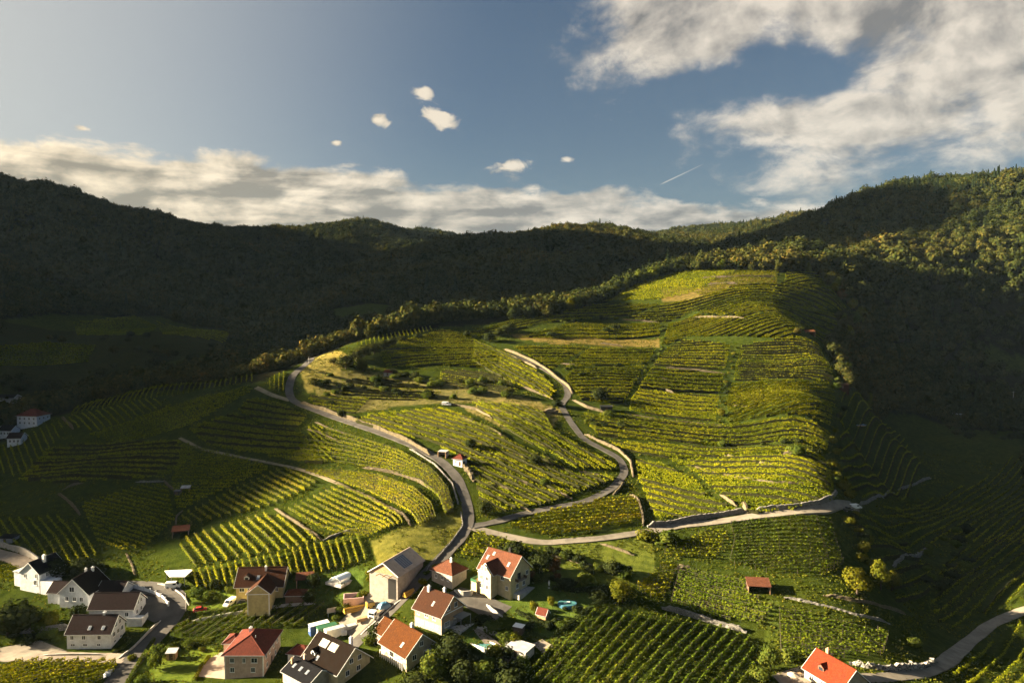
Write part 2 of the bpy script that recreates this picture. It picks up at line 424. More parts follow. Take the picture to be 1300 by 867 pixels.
def road_material(name, c, stain):
    m, t, b, o = material(name, 0.95, 0.06)
    p = geo_pos(t)
    n = t.noise(p, 0.25, 5, 0.6); k = t.noise(p, 6.0, 4, 0.7)
    col = t.mix(t.mapr(n, 0.3, 0.7), tuple(q * 0.78 for q in c), tuple(q * 1.2 for q in c))
    col = t.mix(t.math('MULTIPLY', t.mapr(k, 0.55, 0.75), 0.5), col, stain)
    w = t.noise(t.vmath('MULTIPLY', p, (1.0, 0.25, 1.0)), 0.5, 3, 0.6)
    col = t.mix(t.math('MULTIPLY', t.mapr(w, 0.58, 0.66), 0.35), col, tuple(q * 0.55 for q in c))
    t.l.new(col, b.inputs['Base Color']); bump(t, b, k, 0.3, 0.02)
road_material('asphalt', (0.088, 0.082, 0.075), (0.08, 0.075, 0.07))
road_material('gravel', (0.20, 0.178, 0.145), (0.20, 0.18, 0.14))
road_material('paving', (0.25, 0.21, 0.17), (0.25, 0.22, 0.18))
road_material('dirt_path', (0.24, 0.20, 0.13), (0.12, 0.11, 0.05))
def stone_material(name, c1, c2, joint, scale=2.2):
    m, t, b, o = material(name, 1.0, 0.0)
    p = geo_pos(t)
    ps = t.vmath('MULTIPLY', p, (1.0, 1.0, 1.7))
    v = t.node('ShaderNodeTexVoronoi'); v.inputs['Scale'].default_value = scale; t.l.new(ps, v.inputs['Vector'])
    e = t.node('ShaderNodeTexVoronoi'); e.feature = 'DISTANCE_TO_EDGE'; e.inputs['Scale'].default_value = scale; t.l.new(ps, e.inputs['Vector'])
    sp = t.node('ShaderNodeSeparateColor'); t.l.new(v.outputs['Color'], sp.inputs[0])
    col = t.mix(sp.outputs[0], c1, c2)
    col = t.mix(t.math('MULTIPLY', t.mapr(t.noise(p, 1.2, 4, 0.6), 0.45, 0.7), 0.35), col, (0.10, 0.10, 0.05))
    ed = t.mapr(e.outputs['Distance'], 0.0, 0.10)
    col = t.mix(ed, joint, col)
    t.l.new(col, b.inputs['Base Color']); bump(t, b, ed, 0.8, 0.08)
stone_material('dry_stone', (0.21, 0.17, 0.105), (0.12, 0.10, 0.065), (0.06, 0.05, 0.04))
stone_material('grey_stone', (0.30, 0.28, 0.25), (0.17, 0.165, 0.155), (0.04, 0.04, 0.04))
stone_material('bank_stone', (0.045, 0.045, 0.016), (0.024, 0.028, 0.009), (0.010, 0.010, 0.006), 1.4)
stone_material('boulder', (0.34, 0.32, 0.29), (0.20, 0.19, 0.18), (0.01, 0.01, 0.01), 0.9)
def tile_material(name, c, rows=3.2):
    m, t, b, o = material(name, 0.95, 0.03)
    p = obj_pos(t)
    uv = t.node('ShaderNodeUVMap').outputs[0]
    br = t.node('ShaderNodeTexBrick'); t.l.new(uv, br.inputs['Vector'])
    br.inputs['Scale'].default_value = 1.0; br.inputs['Brick Width'].default_value = 0.30; br.inputs['Row Height'].default_value = 0.34
    br.inputs['Mortar Size'].default_value = 0.03; br.inputs['Mortar Smooth'].default_value = 0.6; br.offset = 0.0
    br.inputs['Color1'].default_value = tuple(q * 0.8 for q in c) + (1,); br.inputs['Color2'].default_value = tuple(min(1, q * 1.2) for q in c) + (1,)
    br.inputs['Mortar'].default_value = tuple(q * 0.45 for q in c) + (1,)
    n = t.noise(p, 0.7, 5, 0.65)
    col = t.mix(t.math('MULTIPLY', t.mapr(n, 0.42, 0.70), 0.6), br.outputs['Color'], tuple(q * 0.45 + 0.006 for q in c))
    k = t.noise(p, 5.0, 3, 0.6)
    col = t.mix(t.math('MULTIPLY', t.mapr(k, 0.5, 0.8), 0.3), col, tuple(min(1, q * 1.4) for q in c))
    t.l.new(col, b.inputs['Base Color']); bump(t, b, br.outputs['Fac'], -0.5, 0.04)
for nm, c in [('tile_brown', (0.050, 0.022, 0.013)), ('tile_dark', (0.020, 0.013, 0.013)), ('tile_red', (0.115, 0.034, 0.024)), ('tile_orange', (0.078, 0.028, 0.009)),
              ('tile_salmon', (0.125, 0.050, 0.030)), ('tile_rust', (0.11, 0.044, 0.022)), ('tile_slate', (0.009, 0.009, 0.011)), ('tile_scarlet', (0.14, 0.028, 0.012)), ('tile_umber', (0.011, 0.007, 0.005))]:
    tile_material(nm, c)
for nm, c in [('white_wall', (0.58, 0.595, 0.62)), ('cream_wall', (0.50, 0.42, 0.26)), ('pink_wall', (0.50, 0.36, 0.29)), ('peach_wall', (0.40, 0.26, 0.15)), ('yellow_wall', (0.48, 0.40, 0.19)),
              ('grey_wall', (0.30, 0.275, 0.245)), ('beige_wall', (0.40, 0.34, 0.26))]:
    plain(nm, c, 0.95, 0.14, 0.8, spec=0.05, bmp=0.15)
plain('trim_white', (0.80, 0.80, 0.78), 0.6, 0.06, 2)
plain('trim_brown', (0.10, 0.06, 0.04), 0.7, 0.2, 3)
plain('trim_grey', (0.30, 0.30, 0.30), 0.6, 0.15, 2)
plain('concrete', (0.40, 0.38, 0.35), 0.9, 0.2, 0.7, bmp=0.2)
plain('metal_sheet', (0.52, 0.52, 0.52), 0.45, 0.15, 1.0, metal=0.3)
plain('timber', (0.36, 0.23, 0.12), 0.8, 0.25, 2)
plain('black_void', (0.012, 0.011, 0.010), 0.8, 0.1, 1)
plain('awning', (0.20, 0.21, 0.20), 0.8, 0.1, 1)
for nm, c in [('blue_paint', (0.03, 0.07, 0.22)), ('green_paint', (0.025, 0.10, 0.045)), ('white_paint', (0.78, 0.78, 0.77)), ('yellow_paint', (0.34, 0.20, 0.025)), ('red_paint', (0.40, 0.03, 0.03)),
              ('black_paint', (0.012, 0.012, 0.014)), ('sky_paint', (0.05, 0.16, 0.26)), ('pink_board', (0.55, 0.38, 0.36)), ('orange_paint', (0.5, 0.16, 0.03))]:
    plain(nm, c, 0.4, 0.08, 1, spec=0.5)
plain('rubber', (0.02, 0.02, 0.02), 0.9, 0.1, 4)
def glass_material():
    m, t, b, o = material('glass', 0.08, 0.6)
    b.inputs['Base Color'].default_value = (0.022, 0.027, 0.034, 1)
    m, t, b, o = material('skylight_glass', 0.12, 0.6)
    b.inputs['Base Color'].default_value = (0.16, 0.19, 0.24, 1)
    m, t, b, o = material('pool_water', 0.03, 0.6)
    p = geo_pos(t); t.l.new(t.mix(t.noise(p, 0.6, 3), (0.05, 0.16, 0.17), (0.08, 0.22, 0.22)), b.inputs['Base Color']); bump(t, b, t.noise(p, 3, 2), 0.15, 0.02)
    m, t, b, o = material('solar_panel', 0.12, 0.6)
    uv = t.node('ShaderNodeUVMap').outputs[0]
    br = t.node('ShaderNodeTexBrick'); t.l.new(uv, br.inputs['Vector']); br.offset = 0
    br.inputs['Brick Width'].default_value = 0.5; br.inputs['Row Height'].default_value = 0.8; br.inputs['Mortar Size'].default_value = 0.02; br.inputs['Scale'].default_value = 1
    br.inputs['Color1'].default_value = (0.02, 0.025, 0.05, 1); br.inputs['Color2'].default_value = (0.025, 0.03, 0.055, 1); br.inputs['Mortar'].default_value = (0.15, 0.15, 0.16, 1)
    t.l.new(br.outputs['Color'], b.inputs['Base Color'])
    m, t, b, o = material('dome_plastic', 0.15, 0.6)
    b.inputs['Base Color'].default_value = (0.65, 0.75, 0.85, 1); b.inputs['Transmission Weight'].default_value = 0.35
glass_material()
def corrugated(name, c):
    m, t, b, o = material(name, 0.6, 0.4)
    uv = t.node('ShaderNodeUVMap').outputs[0]
    w = t.node('ShaderNodeTexWave'); w.wave_type = 'BANDS'; w.bands_direction = 'X'; w.inputs['Scale'].default_value = 1.1
    t.l.new(uv, w.inputs['Vector'])
    n = t.noise(obj_pos(t), 0.5, 5, 0.6)
    col = t.mix(t.mapr(n, 0.3, 0.7), tuple(q * 0.8 for q in c), tuple(min(1, q * 1.15) for q in c))
    t.l.new(t.mix(t.math('MULTIPLY', w.outputs['Fac'], 0.35), col, tuple(q * 0.4 for q in c)), b.inputs['Base Color']); bump(t, b, w.outputs['Fac'], 0.6, 0.05)
corrugated('fibre_cement', (0.50, 0.40, 0.30)); corrugated('grey_sheet', (0.42, 0.42, 0.43))

# ------------------------------------------------------------------ the ground
def inpoly(x, y, P):
    P = np.asarray(P); c = np.zeros(np.shape(x), bool); j = len(P) - 1
    for i in range(len(P)):
        xi, yi = P[i]; xj, yj = P[j]
        if yi != yj:
            c ^= ((yi > y) != (yj > y)) & (x < (xj - xi) * (y - yi) / (yj - yi) + xi)
        j = i
    return c
OPEN = np.concatenate([hits([(0,562),(60,531),(200,496),(330,486),(440,438),(560,415),(650,407),(700,404),(745,391),(800,366),(862,347),(990,346),(1040,349),(1068,380),(1098,407),(1050,434),
                             (1064,467),(1075,500),(1130,522),(1180,548),(1230,565),(1300,605)]), np.array([(300,400),(420,300),(420,60),(-420,60),(-420,300),(-330,380)])])
CLEAR = [hits(q) for q in [
    [(0,405),(60,398),(120,400),(200,400),(290,418),(300,440),(260,470),(180,485),(90,505),(60,520),(0,545)],
    [(420,392),(470,385),(500,388),(495,405),(440,412),(420,405)],
    [(1225,432),(1262,440),(1310,455),(1310,475),(1250,462)],
    [(1110,520),(1160,525),(1230,545),(1310,545),(1310,610),(1230,570)] ]]
CLEAR[0] = np.concatenate([CLEAR[0], np.array([(-420, 500), (-470, 640)])])
def open_land(x, y):
    m = inpoly(x, y, OPEN)
    for c in CLEAR: m |= inpoly(x, y, c)
    return m
ZONES = [  # (pixel outline, colour of what grows or lies there)
    ([(648,424),(700,426),(838,430),(838,440),(700,436),(655,430)], (0.15, 0.115, 0.035)),        # mown dry strips
    ([(840,366),(900,364),(905,380),(842,384)], (0.12, 0.095, 0.03)),
    ([(900,350),(985,346),(985,378),(900,378)], (0.10, 0.085, 0.025)),
    ([(400,475),(470,470),(640,495),(660,515),(560,512),(430,525),(400,500)], (0.13, 0.12, 0.045)),
    ([(380,470),(420,445),(440,450),(430,480),(390,500)], (0.22, 0.19, 0.055)),
    ([(590,520),(650,500),(715,520),(700,545),(640,545)], (0.20, 0.17, 0.06)),
    ([(690,690),(830,685),(830,735),(760,755),(690,730)], (0.10, 0.125, 0.022)),                # garden lawns
    ([(620,745),(760,735),(760,790),(720,820),(660,790)], (0.065, 0.10, 0.02)),
    ([(560,812),(600,800),(660,840),(640,862),(580,840)], (0.05, 0.085, 0.018)),
    ([(155,838),(260,818),(285,830),(240,867),(160,890)], (0.085, 0.12, 0.018)),
    ([(240,755),(300,750),(300,775),(240,775)], (0.08, 0.12, 0.02)),
    ([(125,715),(165,705),(180,735),(140,745)], (0.045, 0.065, 0.012)),
    ([(345,735),(430,725),(470,720),(450,760),(380,768)], (0.06, 0.095, 0.018)),
    ([(470,690),(560,650),(590,640),(590,680),(560,710),(480,720)], (0.13, 0.13, 0.03)),
    ([(975,760),(990,762),(985,840),(968,840)], (0.055, 0.08, 0.015)),
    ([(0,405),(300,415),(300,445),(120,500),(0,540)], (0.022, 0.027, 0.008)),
]
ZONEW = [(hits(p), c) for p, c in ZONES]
def build_ground():
    nt, nr = GX.shape
    v = np.stack([GX, GY, GZ], -1).reshape(-1, 3)
    i = np.arange(nt - 1)[:, None] * nr + np.arange(nr - 1)[None]
    f = np.stack([i, i + nr, i + nr + 1, i + 1], -1).reshape(-1, 4)[:, ::-1]
    me = mesh_np('ground', v, f, MAT['ground'], smooth=True)
    x, y = v[:, 0], v[:, 1]
    c = np.tile(np.array((0.032, 0.046, 0.008, 1.0)), (len(v), 1))
    c[~open_land(x, y), :3] = (0.014, 0.015, 0.008)
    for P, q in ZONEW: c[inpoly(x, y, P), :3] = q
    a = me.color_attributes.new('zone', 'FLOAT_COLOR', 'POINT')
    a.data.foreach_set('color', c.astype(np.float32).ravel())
    o = link(bpy.data.objects.new('ground', me)); tag(o, kind='structure'); return o
build_ground()

def resample(P, step):
    P = np.asarray(P, float); d = np.hypot(*np.diff(P, axis=0).T); s = np.concatenate([[0], np.cumsum(d)])
    n = max(2, int(round(s[-1] / step)) + 1); t = np.linspace(0, s[-1], n)
    return np.stack([np.interp(t, s, P[:, k]) for k in range(P.shape[1])], 1)
def smooth_line(P, step, it=6):
    Q = resample(P, step)
    for _ in range(it):
        Q[1:-1] = 0.25 * Q[:-2] + 0.5 * Q[1:-1] + 0.25 * Q[2:]
    return Q
def side(Q):
    t = np.gradient(Q, axis=0); t /= np.maximum(np.hypot(t[:, 0], t[:, 1]), 1e-6)[:, None]
    return np.stack([-t[:, 1], t[:, 0]], 1)
ROADS = []
def ribbon(name, px, width, mat, lift=0.10, kind='structure', step=2.0, it=6, edge=0.25):
    Q = smooth_line(hits(px), step, it); n = side(Q); k = max(4, int(width / 0.8))
    rnd = np.random.RandomState(len(ROADS) + 5)
    wv = width / 2 + np.convolve(rnd.randn(len(Q)), np.ones(3) / 3, 'same') * edge * 0.5
    u = np.linspace(-1, 1, k + 1)
    X = Q[:, None, 0] + n[:, None, 0] * u * wv[:, None]; Y = Q[:, None, 1] + n[:, None, 1] * u * wv[:, None]
    Z = H(X, Y) + lift
    zc = Z.mean(1, keepdims=True); Z = np.maximum(Z, 0.5 * Z + 0.5 * zc)    # cut and fill: the road is flatter than the slope
    # skirts at both sides
    V = np.stack([X, Y, Z], -1)
    a = V[:, :1].copy(); a[..., 2] -= 1.2; b = V[:, -1:].copy(); b[..., 2] -= 1.2
    V = np.concatenate([a, V, b], 1); m, w = V.shape[:2]
    i = np.arange(m - 1)[:, None] * w + np.arange(w - 1)[None]
    f = np.stack([i, i + 1, i + w + 1, i + w], -1).reshape(-1, 4)
    o = link(bpy.data.objects.new(name, mesh_np(name, V.reshape(-1, 3), f, MAT[mat], smooth=False)))
    # upward faces
    tag(o, kind=kind); ROADS.append((Q, width)); return o
ribbon('village_road', [(120,900),(150,862),(170,835),(200,803),(224,778),(229,764),(214,751),(190,746),(140,744)], 6.5, 'asphalt')
ribbon('hill_road', [(420,850),(452,815),(480,790),(505,765),(535,735),(562,708),(588,680),(596,660),(592,635),(580,605),(560,585),(530,568),(490,552),(440,535),(400,520),(370,508),(366,495),(371,477),(393,459),(425,441),(442,433)], 4.4, 'asphalt')
ribbon('vineyard_road', [(596,668),(640,680),(690,690),(760,684),(820,675),(870,666),(950,656),(1000,651),(1050,648),(1085,643)], 4.0, 'gravel')
ribbon('terrace_road', [(600,668),(632,662),(665,652),(700,645),(745,637),(778,620),(794,600),(788,582),(765,570),(740,557),(725,537),(715,520),(712,513),(722,503),(718,488),(700,474),(672,459),(640,448),(604,433),(568,423)], 3.6, 'asphalt')
ribbon('valley_road', [(985,862),(1050,860),(1120,861),(1170,855),(1205,838),(1228,815),(1256,792),(1290,778),(1340,765)], 4.6, 'gravel')
ribbon('field_track', [(368,508),(345,502),(325,492)], 3.0, 'dirt_path')
ribbon('upper_lane', [(-30,695),(0,704),(30,714),(48,722)], 5.0, 'paving')
ribbon('side_street', [(-30,833),(40,832),(100,834),(160,836)], 5.5, 'paving', lift=0.06)
ribbon('field_path', [(228,556),(255,570),(290,577),(330,585),(375,594),(400,602),(425,612)], 1.6, 'dirt_path')

def sheet(name, px, mat, lift=0.05, kind='structure', parent=None, step=2.5):
    P = hits(px); bm = bmesh.new()
    bm.faces.new([bm.verts.new((p[0], p[1], 0)) for p in P])
    for ax in (0, 1):
        lo, hi = P[:, ax].min(), P[:, ax].max()
        for q in np.arange(lo + step, hi, step):
            co = [0, 0, 0]; no = [0, 0, 0]; co[ax] = q; no[ax] = 1
            bmesh.ops.bisect_plane(bm, geom=bm.verts[:] + bm.edges[:] + bm.faces[:], plane_co=co, plane_no=no)
    for v in bm.verts: v.co.z = Hs(v.co.x, v.co.y) + lift
    bmesh.ops.recalc_face_normals(bm, faces=bm.faces[:])
    if bm.faces and sum(f.normal.z for f in bm.faces) < 0: bmesh.ops.reverse_faces(bm, faces=bm.faces[:])
    me = bpy.data.meshes.new(name); bm.to_mesh(me); bm.free(); me.materials.append(MAT[mat])
    o = link(bpy.data.objects.new(name, me), parent)
    if kind: tag(o, kind=kind)
    return o
sheet('paved_yard', [(0,822),(50,812),(85,826),(70,840),(0,840)], 'gravel', 0.05)
sheet('paved_yard', [(180,752),(205,757),(222,778),(196,790),(178,782)], 'asphalt', 0.05)
sheet('paved_yard', [(248,858),(262,838),(285,825),(300,832),(290,862)], 'paving', 0.06)
sheet('paved_yard', [(585,745),(615,755),(650,770),(625,790),(590,770),(570,752)], 'asphalt', 0.05)
sheet('building_yard', [(430,790),(462,755),(500,745),(505,762),(470,795),(450,815)], 'gravel', 0.05)
sheet('house_terrace', [(985,855),(1025,843),(1050,867),(1000,880)], 'paving', 0.12)

# ------------------------------------------------------------------ leaves
def leaf_quads(c, nrm, size, rng, aspect=1.0, jit=0.55):
    """one small bent quad per centre; nrm is the way it roughly faces"""
    n = len(c)
    nv = nrm + rng.randn(n, 3) * jit; nv /= np.linalg.norm(nv, axis=1)[:, None] + 1e-9
    a = np.cross(nv, rng.randn(n, 3)); a /= np.linalg.norm(a, axis=1)[:, None] + 1e-9
    b = np.cross(nv, a)
    s = np.asarray(size).reshape(-1, 1) * 0.5
    a = a * s; b = b * s * aspect
    v = np.stack([c - a - b * 0.6, c + a * 0.7 - b, c + a + b * 0.7, c - a * 0.6 + b], 1).reshape(-1, 3)
    f = np.arange(4 * n).reshape(-1, 4)
    return v, f

# ------------------------------------------------------------------ vineyards
ORD = ['', 'first', 'second', 'third', 'fourth', 'fifth', 'sixth', 'seventh', 'eighth', 'ninth', 'tenth', 'eleventh', 'twelfth', 'thirteenth', 'fourteenth', 'fifteenth', 'sixteenth',
       'seventeenth', 'eighteenth', 'nineteenth', 'twentieth']
def ordinal(n):
    if n <= 20: return ORD[n]
    if n > 99: return 'hundred and ' + ordinal(n - 100) if n > 100 else 'hundredth'
    tens = {2: 'twenty', 3: 'thirty', 4: 'forty', 5: 'fifty', 6: 'sixty', 7: 'seventy', 8: 'eighty', 9: 'ninety'}[n // 10]
    return tens + '-' + ORD[n % 10] if n % 10 else tens[:-1] + 'ieth'
rngv = np.random.RandomState(11)
BANKS = []
def rows_poly(px, d, spacing, skip=0, inset=0.4):
    """straight rows clipped to an outline; skip > 0: terraces of skip - 1 rows, each above its bank"""
    P = hits(px); a, b = hit(d[0], d[1]), hit(d[2], d[3])
    t = (b - a) / np.hypot(*(b - a)); n = np.array([-t[1], t[0]]); c = P.mean(0)
    if Hs(*(c + n * 6)) < Hs(*(c - n * 6)): t, n = -t, -n              # n points up the slope
    s = P @ n; u = P @ t; out = []
    per = max(1, skip - 1); k = 0; q = s.min() + spacing * 0.6
    def spans(q):
        cr_ = []
        for i in range(len(P)):
            j = (i + 1) % len(P)
            if (s[i] > q) != (s[j] > q):
                w = (q - s[i]) / (s[j] - s[i]); cr_.append(u[i] + w * (u[j] - u[i]))
        cr_.sort()
        return [(cr_[i], cr_[i + 1]) for i in range(0, len(cr_) - 1, 2) if cr_[i + 1] - cr_[i] > 3.5]
    while q < s.max():
        if skip and k % per == 0:
            for x0, x1 in spans(q):
                if rngv.rand() < .93:
                    w0, w1 = sorted(rngv.rand(2)); ln = x1 - x0
                    BANKS.append(np.array([t * (x0 + ln * w0 * .12) + n * q, t * (x1 - ln * (1 - w1) * .12) + n * q]))
            q += .55
        for x0, x1 in spans(q): out.append(np.array([t * (x0 + inset) + n * q, t * (x1 - inset) + n * q]))
        k += 1
        q += (spacing * .62 if k % per else spacing * .95) if skip else spacing * (1 + rngv.uniform(-0.06, 0.06))
    return out
def rows_ruled(A, B, spacing, skip=0):
    a = resample(hits(A), 1.0); b = resample(hits(B), 1.0)
    m = max(len(a), len(b)); f = lambda q: np.stack([np.interp(np.linspace(0, 1, m), np.linspace(0, 1, len(q)), q[:, k]) for k in (0, 1)], 1)
    a, b = f(a), f(b); n = int(round(np.mean(np.hypot(*(a - b).T)) / spacing)); out = []
    for k in range(n + 1):
        if skip and k % skip == skip - 1: continue
        w = k / max(n, 1); out.append(a * (1 - w) + b * w)
    return out
def rows_cross(A, B, n):
    f = lambda q: np.stack([np.interp(np.linspace(0, 1, n), np.linspace(0, 1, 200), resample(q, np.hypot(*np.diff(q, axis=0).T).sum() / 199.0)[:200, k]) for k in (0, 1)], 1)
    def uni(q):
        d = np.hypot(*np.diff(q, axis=0).T); s = np.concatenate([[0], np.cumsum(d)]); t = np.linspace(0, s[-1], n)
        return np.stack([np.interp(t, s, q[:, k]) for k in (0, 1)], 1)
    a, b = uni(hits(A)), uni(hits(B))
    return [np.array([a[i], b[i]]) for i in range(n)]

VP = []  # (field phrase, rows, single?, leaves per metre, leaf size, height, from)
def field(desc, rows, single, dens, size, h=1.75, frm='left', gap=0.03): VP.append((desc, rows, single, dens, size, h, frm, gap))
# close fields: every row a thing of its own
field('the foreground vineyard below the grey wall', rows_poly([(668,850),(763,773),(815,785),(845,783),(915,797),(952,812),(960,835),(948,905),(640,905)], (851,782,774,867), 3.0), 1, 15, .40, 1.9)
field('the sunlit fan behind the yellow house', rows_cross([(244,727),(300,716),(350,706),(400,693),(453,683)], [(252,749),(310,742),(360,735),(410,727),(464,712)], 24), 1, 15, .40, 1.9)
field('the plot behind the pink house', rows_poly([(214,806),(230,790),(262,784),(395,767),(415,764),(402,782),(372,798),(300,800),(285,806),(262,815)], (340,772,300,802), 2.7), 1, 14, .36, 1.5)
field('the bottom left corner vineyard', rows_poly([(-10,846),(40,840),(148,840),(150,850),(118,872),(105,890),(-10,900)], (60,862,138,842), 2.5), 1, 16, .42, 1.8)
field('the field above the yellow house fan', rows_poly([(232,686),(262,674),(300,664),(343,652),(407,688),(398,693),(350,703),(262,718),(240,722),(225,700)], (334,652,377,691), 3.0), 1, 12, .40, 1.8)
field('the field beneath the diagonal path', rows_poly([(226,660),(236,652),(345,600),(364,595),(402,614),(392,622),(345,643),(240,668)], (340,604,395,630), 2.9), 1, 10, .42, 1.8)
field('the field between two stone walls', rows_ruled([(428,618),(470,636),(505,656),(511,666)], [(366,648),(402,668),(430,678),(468,682)], 2.6), 1, 11, .40, 1.7)
field('the curved terrace above the middle wall', rows_ruled([(388,600),(430,600),(480,606),(525,622),(547,642),(553,660)], [(432,612),(470,626),(500,640),(522,652),(532,668)], 2.4), 1, 10, .40, 1.7)
field('the curved terrace below the road bend', rows_ruled([(410,545),(455,558),(505,574),(548,598),(568,622),(576,650)], [(368,585),(425,588),(480,596),(530,610),(556,630),(566,654)], 2.5), 1, 9, .42, 1.7)
field('the sunny terrace between two roads', rows_poly([(645,668),(690,652),(760,636),(802,630),(812,640),(816,662),(740,677),(690,682)], (660,664,800,650), 2.4), 1, 10, .50, 1.7, 'front', .12)
field('the wedge below the road junction', rows_poly([(582,706),(604,676),(640,686),(680,698),(660,708),(620,708)], (600,690,680,700), 2.1), 1, 11, .48, 1.7, 'front', .12)
field('the block left of the field hut', rows_poly([(862,722),(945,740),(953,757),(982,770),(964,797),(850,766),(856,745)], (870,740,960,762), 2.2), 1, 11, .42, 1.7, 'front', .08)
field('the terrace above the scarlet roofed house', rows_poly([(988,772),(1080,796),(1130,806),(1122,832),(1050,838),(990,832)], (990,790,1125,815), 2.2), 1, 10, .42, 1.7, 'front', .08)
field('the block above the field hut', rows_poly([(926,664),(1055,658),(1072,715),(1040,732),(975,728),(925,716),(932,685)], (930,690,1060,695), 2.2), 1, 9, .44, 1.7, 'front', .08)
field('the triangle under the gravel road', rows_poly([(846,694),(905,672),(926,676),(910,712),(842,706)], (850,695,915,700), 2.2), 1, 10, .46, 1.7, 'front', .1)
field('the plot behind the round yellow tree', rows_poly([(806,746),(846,712),(862,718),(850,752),(836,766)], (815,740,850,735), 2.1), 1, 10, .46, 1.7, 'front', .1)
# further fields
def grow(px, gx=2.2, gy=1.1):
    c = np.mean(px, 0); out = []
    for p in px:
        v = np.array(p, float) - c; n = np.hypot(v[0], v[1] * 3) + 1e-6; out.append((p[0] + gx * v[0] / n, p[1] + gy * 3 * v[1] / n))
    return out
F = lambda px, d, sp, dens=6.0, size=.62, skip=3, h=1.6, gap=.04: field('', rows_poly(grow(px), d, sp, skip), 0, dens * 1.9, size * .82, h, '', gap * .5)
F([(757,371),(862,343),(924,340),(932,346),(880,371),(835,380),(746,385)], (800,368,900,366), 3.2, 4.5, .85, 0)
F([(940,343),(988,346),(982,374),(905,376),(882,374)], (900,365,985,364), 4.6, 4, .85, 0)
F([(1000,347),(1035,346),(1050,364),(1064,378),(992,377)], (1000,365,1055,365), 3.0, 4.5, .8, 3)
F([(845,386),(882,381),(1064,384),(1093,407),(1086,413),(930,402),(882,396),(846,410),(800,404)], (850,394,1050,394), 2.9, 4.5, .8, 3)
F([(748,389),(836,387),(790,402),(702,410),(694,407),(712,397)], (705,404,830,396), 3.0, 4.5, .8, 4)
F([(662,430),(722,413),(836,411),(836,427),(702,430)], (690,424,830,420), 2.6, 5.5, .75, 5)
F([(850,414),(884,402),(1080,417),(1092,431),(1000,434),(872,428),(852,438),(842,438)], (860,424,1060,424), 2.7, 5, .75, 3)
F([(650,441),(745,443),(700,470),(680,456)], (660,447,740,448), 2.6, 5.5, .68, 4)
F([(750,443),(832,444),(820,462),(722,468),(712,474)], (740,455,825,455), 2.6, 5.5, .68, 4)
F([(728,472),(818,466),(798,500),(790,513),(738,509),(718,482)], (730,485,805,486), 2.5, 5.5, .66, 3)
F([(848,443),(868,434),(926,439),(920,470),(830,464)], (845,455,920,457), 2.5, 5.5, .66, 3)
F([(828,468),(918,476),(912,500),(812,492)], (822,480,915,486), 2.5, 5.5, .64, 4)
F([(812,496),(912,504),(908,535),(800,521),(802,508)], (810,508,908,518), 2.5, 5.5, .62, 4)
F([(942,440),(1038,438),(1056,470),(1056,488),(932,484),(936,462)], (940,460,1048,461), 2.6, 5.5, .66, 2)
F([(930,488),(1058,492),(1060,520),(1053,544),(926,537),(924,510)], (930,510,1055,516), 2.5, 5.5, .62, 3)
F([(742,527),(800,528),(1053,552),(1048,574),(900,564),(762,554),(748,541)], (760,540,1045,562), 2.5, 6, .60, 4)
F([(772,562),(860,566),(1043,581),(1055,598),(930,578),(860,582),(800,574)], (800,568,1040,588), 2.4, 6, .58, 4)
F([(850,585),(930,582),(1056,603),(1058,638),(1008,648),(954,653),(907,623),(884,602)], (880,600,1050,622), 2.4, 6, .56, 4)
F([(806,586),(838,590),(884,612),(900,632),(936,650),(832,658),(824,640),(812,612)], (812,610,920,634), 2.3, 6.5, .55, 4)
F([(482,446),(560,420),(596,427),(638,456),(620,468),(560,463),(492,468)], (495,455,600,450), 2.6, 5, .66, 3)
F([(602,432),(650,454),(688,478),(706,496),(698,506),(640,482),(602,462)], (630,462,700,500), 2.5, 5.5, .64, 3)
F([(390,504),(470,506),(450,526),(404,518)], (395,508,460,516), 2.5, 6, .60, 3)
F([(446,538),(470,528),(560,520),(590,530),(640,556),(690,580),(728,602),(776,604),(778,611),(724,630),(690,642),(622,652),(610,640),(604,614),(590,585),(545,562),(500,552)], (560,548,680,600), 2.5, 6.5, .58, 3, 1.6, .07)
F([(600,512),(655,515),(690,524),(703,549),(738,569),(783,591),(778,597),(732,595),(640,545)], (620,522,725,578), 2.5, 6, .58, 3, 1.6, .07)
F([(560,470),(620,474),(660,492),(655,500),(600,495),(560,485)], (565,475,650,490), 3.2, 4, .7, 2, 1.4, .3)
F([(425,485),(480,480),(560,495),(555,508),(480,508),(430,500)], (430,492,550,500), 3.6, 3.5, .7, 2, 1.4, .35)
F([(332,507),(362,516),(390,530),(378,543),(332,538),(304,522),(312,511)], (312,520,385,530), 2.4, 6.5, .56, 4)
F([(240,545),(300,526),(330,543),(376,549),(388,556),(410,590),(380,586),(332,578),(262,565)], (260,556,380,566), 2.4, 6.5, .56, 4)
F([(388,545),(408,540),(425,585),(412,588)], (392,552,415,572), 2.4, 6.5, .56, 0)
F([(104,642),(190,614),(213,622),(220,662),(190,690),(162,700),(124,690)], (110,642,218,668), 2.6, 6, .56, 0)
F([(0,662),(72,658),(98,668),(128,705),(80,723),(30,702),(0,690)], (50,676,76,716), 2.7, 6, .54, 0)
F([(24,610),(60,572),(120,564),(228,562),(248,580),(208,607),(80,614)], (60,596,220,592), 2.6, 5.5, .58, 3)
F([(232,564),(328,588),(342,597),(250,638),(226,652),(218,614)], (232,602,330,600), 2.5, 5.5, .58, 0)
F([(82,540),(92,529),(188,508),(207,510),(203,520),(120,549)], (94,526,118,547), 3.0, 5.5, .6, 0)
F([(112,552),(214,518),(322,493),(316,501),(240,541),(160,564)], (120,553,300,500), 2.5, 5.5, .6, 0)
